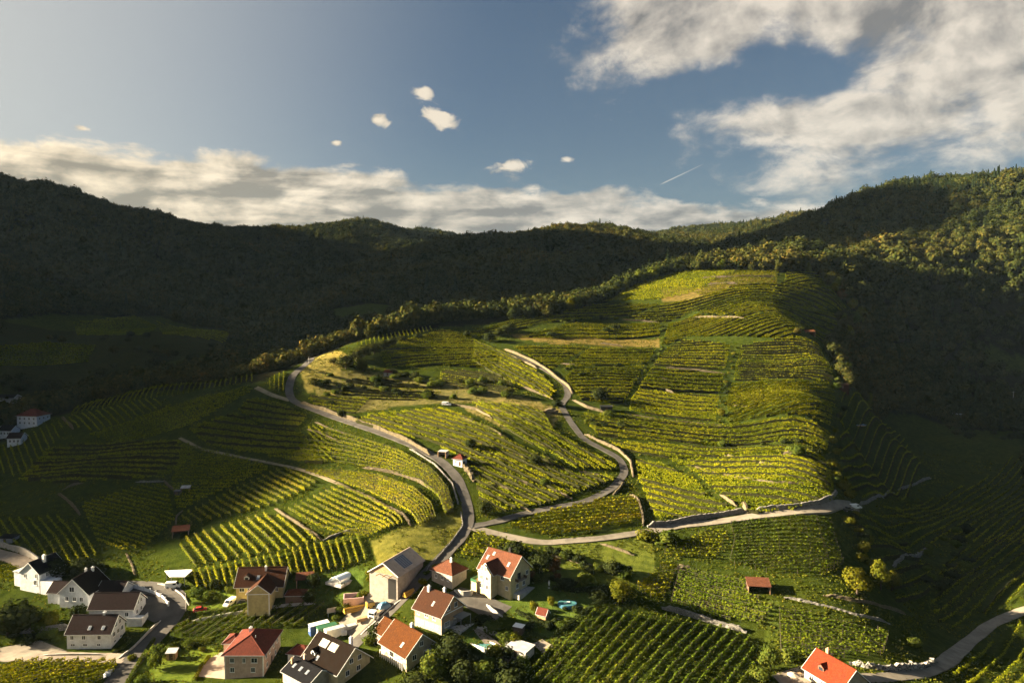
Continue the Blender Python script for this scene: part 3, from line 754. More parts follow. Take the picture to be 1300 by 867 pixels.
F([(92,523),(188,495),(320,477),(324,486),(210,504),(92,527)], (150,512,196,492), 3.0, 5, .62, 0)
F([(0,570),(50,547),(74,537),(80,552),(50,582),(22,606),(0,600)], (42,548,56,580), 3.0, 5, .6, 0)
F([(338,496),(345,481),(363,473),(362,498)], (352,476,351,497), 2.6, 7, .6, 0)
F([(452,438),(500,425),(545,416),(548,421),(466,440)], (480,427,488,434), 3.0, 5, .7, 0)
F([(590,424),(660,404),(700,401),(700,408),(650,420),(610,428)], (600,424,690,406), 2.8, 4.5, .7, 3)
F([(1068,502),(1108,522),(1148,560),(1170,595),(1076,636),(1068,580)], (1075,592,1150,566), 3.2, 5, .6, 2)
F([(1080,662),(1160,642),(1300,572),(1330,640),(1300,690),(1200,686),(1120,688)], (1100,682,1300,600), 3.6, 5, .58, 2)
F([(1200,714),(1300,668),(1320,740),(1300,760),(1240,785),(1200,800),(1180,772)], (1200,770,1300,690), 3.4, 5.5, .5, 2)
F([(1205,866),(1240,826),(1300,788),(1330,800),(1330,900),(1190,900)], (1240,867,1296,796), 4.5, 8, .42, 0)
F([(1090,700),(1150,690),(1180,720),(1180,760),(1140,770),(1130,730)], (1100,715,1180,705), 4.0, 4, .5, 2, 1.2, .3)
F([(0,716),(24,722),(36,730),(10,742),(-10,735)], (0,730,30,724), 2.4, 8, .45, 0)
# shaded strips over in the valley
F([(95,410),(170,402),(200,415),(180,425),(100,425)], (100,416,190,412), 6.0, 3.5, 1.0, 0)
F([(0,440),(60,436),(120,440),(110,460),(0,465)], (0,450,110,448), 6.5, 3.5, 1.0, 0)
F([(200,408),(290,422),(285,436),(210,425)], (205,414,285,430), 5.0, 3.5, 1.0, 0)

def row_leaves(line, dens, size, h, gap, rng):
    Q = resample(line, 1.0); n = side(Q)
    ph = rng.uniform(0, 6.3)
    L = np.hypot(*np.diff(Q, axis=0).T).sum()
    N = max(8, int(L * dens))
    t = rng.uniform(0, 1, N)
    # each vine stock is a clump about a metre long: leaves gather round the stocks, some stocks are missing
    st = np.floor(t * L); ok = (np.sin(st * 12.9898 + ph * 78.233) * 43758.5453) % 1.0 > gap
    t = np.where(rng.rand(N) < (0.6 if dens > 8.9 and size < .52 else 0.3), (st + 0.5 + rng.randn(N) * 0.24) / max(L, 1), t); t = np.clip(t, 0, 1)
    t = t[ok]; N = len(t); st = st[ok]
    s = t * (len(Q) - 1); i = np.clip(s.astype(int), 0, len(Q) - 2); f = (s - i)[:, None]
    p = Q[i] * (1 - f) + Q[i + 1] * f; nn = n[i]
    hv = h * (0.82 + 0.36 * ((np.sin(st * 7.13 + ph * 3.1) * 9341.7) % 1.0))
    z = 0.42 + (rng.rand(N) ** 0.75) * (hv - 0.42)
    w = 0.30 * (1.0 - 0.45 * np.abs(z / h - 0.55))
    a = rng.randn(N) * w * 0.75 + 0.10 * np.sin(t * L * 0.35 + ph)
    c = np.concatenate([p + nn * a[:, None], (H(p[:, 0], p[:, 1]) + z)[:, None]], 1)
    tp = (z > hv * 0.74)[:, None]
    nm = np.concatenate([nn * np.sign(a)[:, None] * np.where(tp, .35, 1.2), np.where(tp, 1.1, .12)], 1)
    return c, nm, size * rng.uniform(0.7, 1.25, N)
def row_posts(line, step=6.0):
    Q = resample(line, step); z = H(Q[:, 0], Q[:, 1]); mb = MB()
    for (x, y), zz in zip(Q, z): mb.box(x - .05, x + .05, y - .05, y + .05, zz - .2, zz + 1.95)
    Q = resample(line, 1.5); z = H(Q[:, 0], Q[:, 1]); n = side(Q) * .035         # the cordon the vines are trained along
    for k in range(len(Q) - 1):
        a, b, na, nb = Q[k], Q[k + 1], n[k], n[k + 1]
        ring = lambda p, m, zz: [(p[0] - m[0], p[1] - m[1], zz + .85), (p[0] + m[0], p[1] + m[1], zz + .85), (p[0] + m[0], p[1] + m[1], zz + .95), (p[0] - m[0], p[1] - m[1], zz + .95)]
        mb.prism(ring(a, na, z[k]), ring(b, nb, z[k + 1])); mb.prism(ring(a, na, z[k] + .6), ring(b, nb, z[k + 1] + .6))
    return np.array(mb.v), np.array(mb.f)
def build_vines():
    rng = np.random.RandomState(5); far_c, far_n, far_s = [], [], []; pv, pf, pn = [], [], 0; count = 0
    for desc, rows, single, dens, size, h, frm, gap in VP:
        rows = [r for r in rows if len(r) > 1]
        if single:
            key = (lambda r: r[:, 0].mean() / r[:, 1].mean()) if frm == 'left' else (lambda r: np.hypot(*r.mean(0)))
            rows.sort(key=key)
        for k, line in enumerate(rows):
            c, nm, s = row_leaves(line, dens * (1.45 if single else 1), size, h, gap * .2 if single else gap, rng)
            if len(c) == 0: continue
            if single and count < 300:
                o0 = line[0]; base = np.array([o0[0], o0[1], Hs(*o0)])
                v, f = leaf_quads(c, nm, s, rng, 1.0, .32); v2, f2 = row_posts(line)
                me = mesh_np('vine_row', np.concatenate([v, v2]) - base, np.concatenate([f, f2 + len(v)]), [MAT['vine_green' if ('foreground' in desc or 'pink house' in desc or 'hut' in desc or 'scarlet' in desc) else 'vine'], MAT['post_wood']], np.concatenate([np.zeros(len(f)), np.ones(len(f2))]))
                o = link(bpy.data.objects.new('vine_row', me)); o.location = base
                where = {'left': 'from the left', 'front': 'from the front'}[frm]
                tag(o, '%s vine row %s in %s' % (ordinal(k + 1), where, desc), 'vine row', 'vine rows in ' + desc); count += 1
            else:
                far_c.append(c); far_n.append(nm); far_s.append(s)
    c, nm, s = np.concatenate(far_c), np.concatenate(far_n), np.concatenate(far_s)
    v, f = leaf_quads(c, nm, s, rng, 1.0, .32)
    o = link(bpy.data.objects.new('vine_rows', mesh_np('vine_rows', v, f, MAT['vine'])))
    tag(o, 'yellow green vine rows covering the terraced hill and far slopes', 'vineyard', kind='stuff')
    print('VINES single', count, 'far leaves', len(c))
build_vines()
def terrace_banks():
    V, Fc, n0 = [], [], 0; rng = np.random.RandomState(12)
    for ln in BANKS:
        Q = resample(ln, 2.0); m = len(Q); nn = side(Q); hh = rng.uniform(.9, 1.7) * (0.75 + .5 * rng.rand(m)); w = .20 + .06 * rng.randn(m)
        z = H(Q[:, 0], Q[:, 1])
        for sg, top in ((-1, 0), (-1, 1), (1, 1), (1, 0)):
            V.append(np.stack([Q[:, 0] + nn[:, 0] * sg * w, Q[:, 1] + nn[:, 1] * sg * w, z + (hh if top else -.4)], 1))
        i = np.arange(m - 1)
        for k in range(3): Fc.append(np.stack([n0 + k * m + i, n0 + k * m + i + 1, n0 + (k + 1) * m + i + 1, n0 + (k + 1) * m + i], 1))
        n0 += 4 * m
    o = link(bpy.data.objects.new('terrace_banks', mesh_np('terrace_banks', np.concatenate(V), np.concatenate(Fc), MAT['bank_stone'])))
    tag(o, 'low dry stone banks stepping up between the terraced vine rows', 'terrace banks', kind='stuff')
terrace_banks()

# ------------------------------------------------------------------ stone walls
def wall(label, px, h, mat='dry_stone', th=0.7, batter=0.12, cat='stone wall', name='stone_wall', group=None, step=0.8, jag=0.10, it=2, wd=None):
    Q = smooth_line(hits(px) if wd is None else np.array(wd), step, it); n = side(Q); rng = np.random.RandomState(abs(hash(label)) % 9999 if False else len(label) * 31 + int(px[0][0]))
    m = len(Q)
    z = np.minimum(H(Q[:, 0] + n[:, 0] * th, Q[:, 1] + n[:, 1] * th), H(Q[:, 0] - n[:, 0] * th, Q[:, 1] - n[:, 1] * th))
    zc = H(Q[:, 0], Q[:, 1])
    h = h * (.8 if cat == 'stone wall' else 1); th = th * (.75 if cat == 'stone wall' else 1); jag = jag * 1.5
    hh = h * (1 + 0.15 * np.sin(np.arange(m) * 0.23 + len(label))) + rng.randn(m) * jag * 0.5
    taper = np.clip(np.minimum(np.arange(m), np.arange(m)[::-1]) / 3.0, 0.35, 1); hh = hh * taper
    prof = [(-th / 2 - batter, -1.5), (-th / 2 - batter * 0.4 , .55), (-th / 2, 1.0), (th / 2, 1.0), (th / 2 + batter * 0.4, .55), (th / 2 + batter, -1.5)]
    V = []
    for a, k in prof:
        off = a + rng.randn(m) * jag * 0.5
        zz = (z - 0.5) if k < 0 else zc + hh * k
        V.append(np.stack([Q[:, 0] + n[:, 0] * off, Q[:, 1] + n[:, 1] * off, zz + rng.randn(m) * jag * 0.3], 1))
    V = np.stack(V, 1); w = len(prof)
    i = np.arange(m - 1)[:, None] * w + np.arange(w - 1)[None]
    f = np.stack([i, i + w, i + w + 1, i + 1], -1).reshape(-1, 4)
    caps = [[0, 1, 4, 5], [1, 2, 3, 4]]; e = (m - 1) * w
    caps += [[e + q for q in reversed(c)] for c in caps]
    base = np.array([Q[0, 0], Q[0, 1], zc[0]])
    o = link(bpy.data.objects.new(name, mesh_np(name, V.reshape(-1, 3) - base, np.concatenate([f, np.array(caps)]), MAT[mat])))
    o.location = base
    return tag(o, label, cat, group)
G1 = 'stone terrace walls between the roads'; G2 = 'stone terrace walls on the main hill'; G3 = 'stone walls in the shaded left slope'
wall('long pale stone wall along the uphill side of the lower hill road', [(382,512),(410,521),(445,533),(485,547),(520,562),(546,578)], 2.3, th=0.9)
wall('pale rock wall below the small white chapel-like house', [(584,586),(594,600),(602,612)], 2.6, th=1.2, jag=.3)
wall('low parapet wall on the outer side of the road bend', [(520,570),(552,590),(574,614),(582,640)], 0.9, 'grey_stone', .5)
wall('low wall along the lower side of the road above the building site', [(585,650),(588,668),(572,690),(556,708),(540,726)], 0.8, 'grey_stone', .4)
wall('pale wall lining the straight upper terrace road', [(640,444),(668,455),(690,467),(704,478),(722,492),(727,500)], 2.0, th=.9)
wall('lower pale wall between the upper road lanes', [(644,451),(664,459),(682,468)], 1.5)
wall('stone wall right of the upper road hairpin', [(727,508),(745,518),(768,524)], 1.8)
wall('pale wall hugging the middle bend of the terrace road', [(742,552),(765,563),(786,573),(800,586),(804,606)], 1.8)
wall('rough stone edge below the terrace road bend', [(792,612),(786,622),(778,628)], 1.2)
wall('curved wall closing the sunny terrace on its right', [(800,628),(810,636),(815,650),(817,668)], 1.6)
wall('tall grey retaining wall above the gravel road', [(822,669),(860,664),(905,656),(948,650)], 2.4, 'grey_stone', 1.0)
wall('grey retaining wall above the gravel road near the parked cars', [(956,650),(1000,646),(1040,641),(1056,634),(1062,625)], 2.3, 'grey_stone', 1.0)
wall('short sunlit wall end between the two grey retaining walls', [(942,640),(950,652)], 2.6, th=1.0)
wall('long grey stone wall above the foreground vineyard', [(840,772),(862,778),(890,786),(920,795),(948,803)], 1.8, 'grey_stone', 1.0)
wall('thin pale wall crossing the shaded plot right of the field hut', [(1045,756),(1085,764),(1120,771),(1150,780)], 1.2, 'dry_stone', .5)
wall('low terrace edge wall above the vines near the red roofed house', [(995,758),(1040,768),(1090,782),(1130,792)], 0.8, 'grey_stone', .5)
wall('rough boulder wall beside the bottom right road', [(1078,842),(1110,849),(1140,851),(1170,848),(1188,840)], 1.9, 'boulder', 1.3, jag=.35)
wall('long stone wall curving under the middle vineyard terrace', [(424,613),(455,626),(488,642),(512,654),(522,668)], 1.3)
wall('upper curved stone wall among the vines left of the road bend', [(460,594),(500,601),(530,611),(558,628)], 1.5)
wall('short pale wall between the two striped fields', [(349,646),(368,659),(388,672),(408,685)], 1.3)
wall('stone wall running right to the road from the striped fields', [(410,686),(432,678),(454,671)], 1.2, 'grey_stone')
wall('stone wall at the vine block beside the field path', [(390,545),(412,552),(432,562)], 1.0)
wall('sunlit wall strip below the junction of roads', [(400,536),(420,545),(440,552)], 0.9)
for k, (lab, px, h) in enumerate([
    ('pale terrace wall with a car parked at its end', [(560,513),(585,516),(605,521),(625,531)], 1.6),
    ('long terrace wall in the middle of the sunny slope', [(578,530),(600,537),(622,545),(640,556)], 1.5),
    ('terrace wall below the scrub at the hairpin', [(622,520),(648,527),(672,536)], 1.4),
    ('bright wall beneath the shrubs left of the hairpin', [(662,492),(682,499),(702,507)], 1.6),
    ('stepped terrace wall left of the middle road bend', [(606,612),(630,617),(660,626),(692,637)], 1.3),
    ('terrace wall in the vines below the big dark bush', [(638,607),(668,615),(700,624),(726,633)], 1.4),
    ('short bright wall right of the small white house', [(642,575),(658,580),(672,587)], 1.7),
    ('short terrace wall left of the terrace road bend', [(684,578),(705,586)], 1.2),
    ('thin terrace wall reaching the terrace road bend', [(735,598),(760,604),(784,610)], 0.9),
    ('thin terrace wall above the gravel fork', [(730,612),(752,620)], 0.9),
    ('bright wall in front of the dark bush above the small house', [(600,563),(620,565),(640,568)], 1.6),
    ('pale terrace wall left of the small white house', [(540,551),(565,558),(590,566)], 1.5),
    ('long thin terrace wall above the lower hill road', [(520,538),(555,548),(590,556)], 1.1),
    ('broken wall above the terraced slope centre', [(600,545),(620,552),(650,562)], 1.2),
    ('stone wall at the top of the small vine rows by the white house', [(590,588),(600,597),(610,607)], 1.0),
    ('wall in the vines just above the gravel fork', [(655,642),(675,650)], 1.0),
    ('low wall between rows below the hairpin rocks', [(678,563),(700,570),(718,577)], 1.3),
    ('low wall along the vine strip near the lower hill road', [(592,574),(610,580)], 1.2)]):
    wall(lab, px, h, group=G1)
for k, (lab, px, h) in enumerate([
    ('topmost pale terrace wall under the hilltop trees', [(918,345),(950,344),(990,344)], 2.2),
    ('second pale terrace wall from the hilltop', [(890,354),(930,353),(984,353)], 2.4),
    ('third pale terrace wall from the hilltop', [(898,362),(920,361),(936,361)], 2.4),
    ('pale wall in the upper centre of the main hill', [(846,467),(880,470),(920,475)], 1.4),
    ('short pale wall above a little gap in the hill vines', [(836,481),(860,485)], 1.3),
    ('short bright wall alone in the middle of the hill vines', [(832,494),(845,496),(857,500)], 1.6),
    ('long terrace wall crossing the hill above the dark hedge band', [(797,527),(840,534),(880,538),(920,541)], 1.3),
    ('long thin wall curving across the lower hill vines', [(872,590),(905,600),(940,607),(985,614),(1050,624)], 1.0),
    ('thin upper wall in the lower hill vines', [(920,578),(950,585),(985,593)], 1.0),
    ('slanting wall above the grey retaining wall', [(914,628),(925,636),(936,643)], 1.4),
    ('rocky outcrop wall high on the right of the hill', [(880,404),(910,404),(948,406)], 2.2),
    ('pale wall right of the yellow strip on the hill', [(790,406),(815,408),(838,410)], 1.5),
    ('pale wall below the mown dry strip', [(762,436),(790,440)], 1.6),
    ('short wall left of the mown dry strip path', [(712,462),(732,465)], 1.6),
    ('small ruined wall near the dark shed on the hill', [(750,520),(765,522)], 2.0),
    ('wall of the square plot below the stairs', [(928,515),(955,517)], 1.0)]):
    wall(lab, px, h, group=G2)
for k, (lab, px, h, m) in enumerate([
    ('zigzag pale wall in the dark field at far left', [(74,627),(84,634),(92,642),(102,654)], 1.4, 'dry_stone'),
    ('short wall branch above the zigzag wall', [(79,622),(92,616),(106,613)], 1.0, 'dry_stone'),
    ('slanting short wall beside the little shaded hut', [(208,610),(214,617),(222,624)], 1.2, 'dry_stone'),
    ('broken pale wall on the grassy shoulder', [(79,531),(86,538),(93,545)], 2.0, 'dry_stone'),
    ('curved kerb wall round the corner above the tilted hut', [(232,648),(224,656),(223,666)], 0.8, 'dry_stone'),
    ('low grey wall across the dark slope centre left', [(172,612),(192,612),(208,611)], 0.9, 'grey_stone'),
    ('fence-like low wall down the dark meadow', [(160,702),(166,714),(172,730)], 0.6, 'dry_stone')]):
    wall(lab, px, h, m, group=G3)
wall('white rendered retaining wall above the upper lane', [(-20,690),(2,694),(28,703),(53,716)], 2.2, 'grey_wall', .5, 0.0, 'retaining wall', 'retaining_wall', jag=.02)
wall('shaded stone wall leading from the cars to the right slope', [(1092,640),(1112,632),(1135,626)], 1.5, 'grey_stone')
wall('shaded stone wall further up the right slope', [(1140,622),(1162,615),(1182,607)], 1.5, 'grey_stone')
wall('shaded rocky wall right of the two bright trees', [(1134,719),(1158,708),(1180,694)], 1.8, 'grey_stone', jag=.3)
wall('garden wall with gravel edge above the round bush', [(762,690),(785,698),(805,705)], 0.9)
wall('low stone edging across the terraced lawn', [(700,705),(735,715),(775,722)], 0.6)

# ------------------------------------------------------------------ trees
def crown_arrays(rng, w, h, z0, nblob, nq, size, fill=0.8):
    """lumpy broadleaf crown: leaf quads on the skins of many overlapping lumps"""
    cen, rad = [], []
    for k in range(nblob):
        d = rng.randn(3); d /= np.linalg.norm(d); q = rng.rand() ** 0.45 * fill
        p = d * q * np.array([w / 2, w / 2, h / 2]) * 0.78
        cen.append(p); rad.append(rng.uniform(0.16, 0.30) * w * (1.15 - 0.4 * q))
    cen, rad = np.array(cen), np.array(rad)
    k = rng.choice(nblob, nq, p=rad ** 2 / (rad ** 2).sum())
    d = rng.randn(nq, 3); d /= np.linalg.norm(d, axis=1)[:, None]
    c = cen[k] + d * rad[k][:, None] * rng.uniform(0.72, 1.08, nq)[:, None] * np.array([1, 1, 0.85])
    out = c / np.array([w / 2, w / 2, h / 2]); nm = d + 0.6 * out / (np.linalg.norm(out, axis=1)[:, None] + 1e-6) + np.array([0, 0, 0.25])
    for ax, ext in ((0, w), (1, w), (2, h)):
        lo, hi = np.percentile(c[:, ax], 1), np.percentile(c[:, ax], 99); c[:, ax] = (c[:, ax] - (lo + hi) / 2) * ext / (hi - lo)
    c[:, 2] += z0 + h / 2; c[:, 2] = np.maximum(c[:, 2], 0.15 + rng.rand(nq) * 0.3)
    return leaf_quads(c, nm * 1.4, size * rng.uniform(0.65, 1.3, nq), rng)
def fir_arrays(rng, w, h, nq, size):
    t = rng.rand(nq) ** 0.7; a = rng.uniform(0, 6.283, nq)
    r = (1 - t) * w / 2 * (0.55 + 0.45 * ((t * 9) % 1.0)) * rng.uniform(0.55, 1.05, nq)
    c = np.stack([np.cos(a) * r, np.sin(a) * r, 0.08 * h + t * h * 0.92], 1)
    nm = np.stack([np.cos(a), np.sin(a), np.full(nq, 0.45)], 1)
    return leaf_quads(c, nm, size * (1.15 - 0.7 * t), rng, 1.3)
def trunk_mesh(rng, name, h, r, spread, nlimb=4):
    mb = MB(); top = Vector((rng.uniform(-.1, .1) * h, rng.uniform(-.1, .1) * h, h))
    mid = Vector((top.x * .35, top.y * .35, h * .5))
    mb.tube((0, 0, -0.6), mid, r * 1.25, r * .85, 7); mb.tube(mid, top, r * .85, r * .3, 7)
    for k in range(nlimb):
        a = rng.uniform(0, 6.28) + k * 1.7; b = mid.lerp(top, rng.uniform(0, .7))
        mb.tube(b, b + Vector((math.cos(a) * spread, math.sin(a) * spread, spread * rng.uniform(.5, 1.1))), r * .45, r * .12, 5)
    return mb.mesh(name, MAT['bark'])
TREE = {}
def proto(key, leafm, w, h, nblob, nq, size, seed, bush=False, fir=False):
    rng = np.random.RandomState(seed)
    if fir: v, f = fir_arrays(rng, w, h, nq, size)
    else:
        z0 = 0.02 * h if bush else 0.13 * h
        v, f = crown_arrays(rng, w, h - z0, z0, nblob, nq, size)
    TREE.setdefault(key, []).append((mesh_np('crown', v, f, MAT[leafm]), trunk_mesh(rng, 'trunk', h * (0.45 if bush else 0.62) if not fir else h * .9, 0.028 * h + .04, w * .3, 0 if fir else 5), w, h))
for s in range(3):
    proto('round', 'garden_leaf', 7, 8, 16, 1500, .55, 20 + s)
    proto('yellow', 'yellow_leaf', 7, 8, 16, 1500, .55, 30 + s)
    proto('dark', 'dark_leaf', 7, 7.5, 16, 1300, .6, 40 + s)
    proto('russet', 'russet_leaf', 5, 5, 12, 1000, .5, 50 + s)
    proto('bush', 'garden_leaf', 4, 3, 12, 800, .42, 60 + s, True)
    proto('ybush', 'yellow_leaf', 4, 3, 12, 800, .42, 70 + s, True)
    proto('dbush', 'dark_leaf', 4, 3, 12, 800, .45, 80 + s, True)
    proto('edge', 'wood_leaf', 8, 10.5, 18, 1100, .8, 90 + s)
proto('fir', 'fir_leaf', 5, 14, 0, 700, 1.0, 99, fir=True); proto('fir', 'fir_leaf', 4.4, 15, 0, 700, 1.0, 98, fir=True)
rngt = random.Random(4)
BN = {'round': 'broadleaf_tree', 'yellow': 'broadleaf_tree', 'dark': 'broadleaf_tree', 'russet': 'broadleaf_tree', 'edge': 'broadleaf_tree', 'bush': 'bush', 'ybush': 'bush', 'dbush': 'bush', 'fir': 'fir_tree'}
def tree(kind, xy, w, h, label, group=None, name=None, cat=None):
    cm, tm, pw, ph = rngt.choice(TREE[kind])
    n = name or BN[kind]
    r = empty(n, (xy[0], xy[1], Hs(*xy)), rngt.uniform(0, 6.28))
    r.scale = (w / pw, w / pw, h / ph)
    for nm, me in (('trunk', tm), ('crown', cm)):
        link(bpy.data.objects.new(nm, me), r)
    return tag(r, label, cat or ('bush' if 'bush' in n else 'tree'), group)
def plant(kind, px, py, w, h, label, group=None): return tree(kind, hit(px, py), w, h, label, group)

# ---- woods on the hills: points first
def wood_points():
    rng = np.random.RandomState(8)
    N = 520000
    th = rng.uniform(R(-46), R(46), N); r = np.sqrt(rng.uniform(380 ** 2, 2700 ** 2, N))
    x, y = r * np.sin(th), r * np.cos(th)
    # and unseen trees added on the western ridge to fray its shadow edge
    M = 16000; th2 = rng.uniform(R(-76), R(-46), M); r2 = np.sqrt(rng.uniform(560 ** 2, 1050 ** 2, M)); th = np.concatenate([th, th2]); r = np.concatenate([r, r2]); x = np.concatenate([x, r2 * np.sin(th2)]); y = np.concatenate([y, r2 * np.cos(th2)]); N += M
    keep = ~open_land(x, y); keep &= rng.rand(N) < np.where(r < 1100, 1.0, 0.7)
    x, y, r, th = x[keep], y[keep], r[keep], th[keep]
    z = H(x, y)
    # leave out what the ground in front hides (with a wide margin for other viewpoints)
    T = (GZ - CAMZ) / np.hypot(GX, GY); run = np.maximum.accumulate(T, axis=1)
    i = np.clip(np.searchsorted(TH, th), 0, len(TH) - 1); j = np.clip(((np.log(r) - LR[0]) / (LR[1] - LR[0])).astype(int) - 3, 0, len(LR) - 1)
    vis = ((z + 12 - CAMZ) / r > run[i, j] - 0.022) | ((th < R(-46)) & (z > 120))
    x, y, z, r = x[vis], y[vis], z[vis], r[vis]
    # thin to a natural spacing on a jittered grid
    cell = np.where(r < 1000, 4.9, 6.6)
    key = np.floor(x / cell).astype(np.int64) * 100003 + np.floor(y / cell).astype(np.int64)
    _, u = np.unique(key, return_index=True)
    x, y, z, r = x[u], y[u], z[u], r[u]
    # the grassy shoulder left of the crest stays free of trees for a little way down
    d = np.full(len(x), 1e9)
    for i in range(6):
        a, b = OPEN[i], OPEN[i + 1]; ab = b - a; t = np.clip(((x - a[0]) * ab[0] + (y - a[1]) * ab[1]) / (ab @ ab), 0, 1)
        d = np.minimum(d, np.hypot(x - a[0] - t * ab[0], y - a[1] - t * ab[1]))
    ok = d > 12
    return x[ok], y[ok], z[ok], r[ok]
WX, WY, WZ, WR = wood_points()
print('WOOD', len(WX))
def edge_trees():
    """the nearest trees of the wood's edges stand singly"""
    rng = np.random.RandomState(3)
    P = OPEN; d = np.full(len(WX), 1e9)
    for i in range(22 - 1):
        a, b = P[i], P[i + 1]; ab = b - a; t = np.clip(((WX - a[0]) * ab[0] + (WY - a[1]) * ab[1]) / (ab @ ab), 0, 1)
        d = np.minimum(d, np.hypot(WX - a[0] - t * ab[0], WY - a[1] - t * ab[1]))
    px, py = project(WX, WY, WZ)
    sel = (d < 30) & (WR < 800) & (px > 560) & (px < 1180) & (py < 520)
    idx = np.where(sel)[0]
    idx = idx[np.argsort(d[idx])][:62]
    return idx, px, py
EIDX, EPX, EPY = edge_trees()
LOOK = {'edge': 'leafy tree', 'yellow': 'yellowish tree', 'round': 'green tree', 'russet': 'russet tree', 'fir': 'slim fir', 'bush': 'green bush', 'dbush': 'dark bush', 'dark': 'dark tree', 'ybush': 'yellow bush'}
COUNT = {}
def nth(look, where):
    COUNT[(look, where)] = COUNT.get((look, where), 0) + 1
    return '%s %s from the left %s' % (ordinal(COUNT[(look, where)]), look, where)
for k in sorted(EIDX, key=lambda q: EPX[q]):
    q = (WX[k], WY[k]); x_ = EPX[k]; y_ = EPY[k]
    rr = rngt.random(); h = rngt.uniform(7.5, 11.5); w = h * rngt.uniform(.6, .85)
    if x_ < 880: h *= 1.05; w *= 1.15
    kind = 'edge' if rr < .78 else ('yellow' if rr < .84 else ('round' if rr < .95 else 'russet'))
    if x_ < 1010 and rr < .12: kind, h, w = 'fir', rngt.uniform(9, 13), rngt.uniform(3.5, 5)
    if x_ < 860: wh, g = 'in the belt along the ridge', 'tree belt along the ridge'
    elif x_ < 1010: wh, g = 'behind the hilltop terrace walls', 'trees behind the hilltop'
    elif y_ < 400: wh, g = 'on the upper edge of the right-hand wood', 'trees on the upper wood edge'
    else: wh, g = 'on the wood edge beside the terraces', 'trees on the lower wood edge'
    tree(kind, q, w, h, nth(LOOK[kind], wh), g)

def woodland():
    rng = np.random.RandomState(6)
    lib = bpy.data.collections.new('wood_forms')
    names = []
    for k in range(6):
        v, f = crown_arrays(np.random.RandomState(200 + k), 8.6, 8.0, 1.0, 12, 280, 1.2)
        o = bpy.data.objects.new('wood_form_%d' % k, mesh_np('wood_form', v, f, MAT['wood_leaf'])); lib.objects.link(o)
    for k in range(2):
        v, f = fir_arrays(np.random.RandomState(300 + k), 4.8, 11.5, 190, 1.4)
        o = bpy.data.objects.new('wood_form_%d' % (6 + k), mesh_np('wood_form', v, f, MAT['fir_leaf'])); lib.objects.link(o)
    ng = bpy.data.node_groups.new('plant_wood', 'GeometryNodeTree')
    ng.interface.new_socket('Geometry', in_out='INPUT', socket_type='NodeSocketGeometry')
    ng.interface.new_socket('Geometry', in_out='OUTPUT', socket_type='NodeSocketGeometry')
    t = NT(ng)
    gi = t.node('NodeGroupInput'); go = t.node('NodeGroupOutput')
    ci = t.node('GeometryNodeCollectionInfo'); ci.inputs['Collection'].default_value = lib
    ci.inputs['Separate Children'].default_value = True; ci.inputs['Reset Children'].default_value = True
    ip = t.node('GeometryNodeInstanceOnPoints'); ip.inputs['Pick Instance'].default_value = True
    def attr(nm, ty):
        a = t.node('GeometryNodeInputNamedAttribute', data_type=ty); a.inputs['Name'].default_value = nm; return a.outputs[0]
    t.l.new(gi.outputs[0], ip.inputs['Points']); t.l.new(ci.outputs[0], ip.inputs['Instance'])
    t.l.new(attr('form', 'INT'), ip.inputs['Instance Index']); t.l.new(attr('rot', 'FLOAT_VECTOR'), ip.inputs['Rotation']); t.l.new(attr('size', 'FLOAT_VECTOR'), ip.inputs['Scale'])
    t.l.new(ip.outputs[0], go.inputs[0])
    m = np.ones(len(WX), bool); m[EIDX] = False
    px, py = EPX, EPY
    right = (px > 870) & (WR < 1350)
    for sel, lab in (((px <= 330) | ((px < 480) & (WR < 1000)), 'dark autumn wood covering the high hill at left'), (None, 'dark wood on the middle hills beyond the valley'), (right, 'mixed wood climbing the high hill at right')):
        if sel is None: sel = ~(right | (px <= 330) | ((px < 480) & (WR < 1000)))
        k = np.where(sel & m)[0]; n = len(k)
        if n == 0: continue
        me = bpy.data.meshes.new('woodland'); me.vertices.add(n)
        me.vertices.foreach_set('co', np.stack([WX[k], WY[k], WZ[k] - 0.3], 1).astype(np.float32).ravel())
        nz = value_noise(WX[k] / 130, WY[k] / 130, 21) + rng.randn(n) * .12
        high = WZ[k] > 255
        form = np.where((nz > .47) | (high & (px[k] > 900) & (rng.rand(n) < .3)) | (rng.rand(n) < .012), rng.randint(6, 8, n), rng.randint(0, 6, n)).astype(np.int32)
        s = np.clip(np.exp(rng.randn(n) * .27), .5, 1.75) * (1 + .5 * value_noise(WX[k] / 60, WY[k] / 60, 41)); sz = s * rng.uniform(.85, 1.2, n)
        for nm, ty, dat in (('form', 'INT', form), ('rot', 'FLOAT_VECTOR', np.stack([np.zeros(n), np.zeros(n), rng.uniform(0, 6.28, n)], 1)), ('size', 'FLOAT_VECTOR', np.stack([s, s, sz], 1))):
            a = me.attributes.new(nm, ty, 'POINT')
            if ty == 'INT': a.data.foreach_set('value', dat)
            else: a.data.foreach_set('vector', dat.astype(np.float32).ravel())
        o = link(bpy.data.objects.new('woodland', me)); md = o.modifiers.new('wood', 'NODES'); md.node_group = ng
        tag(o, lab, 'wood', kind='stuff')
woodland()

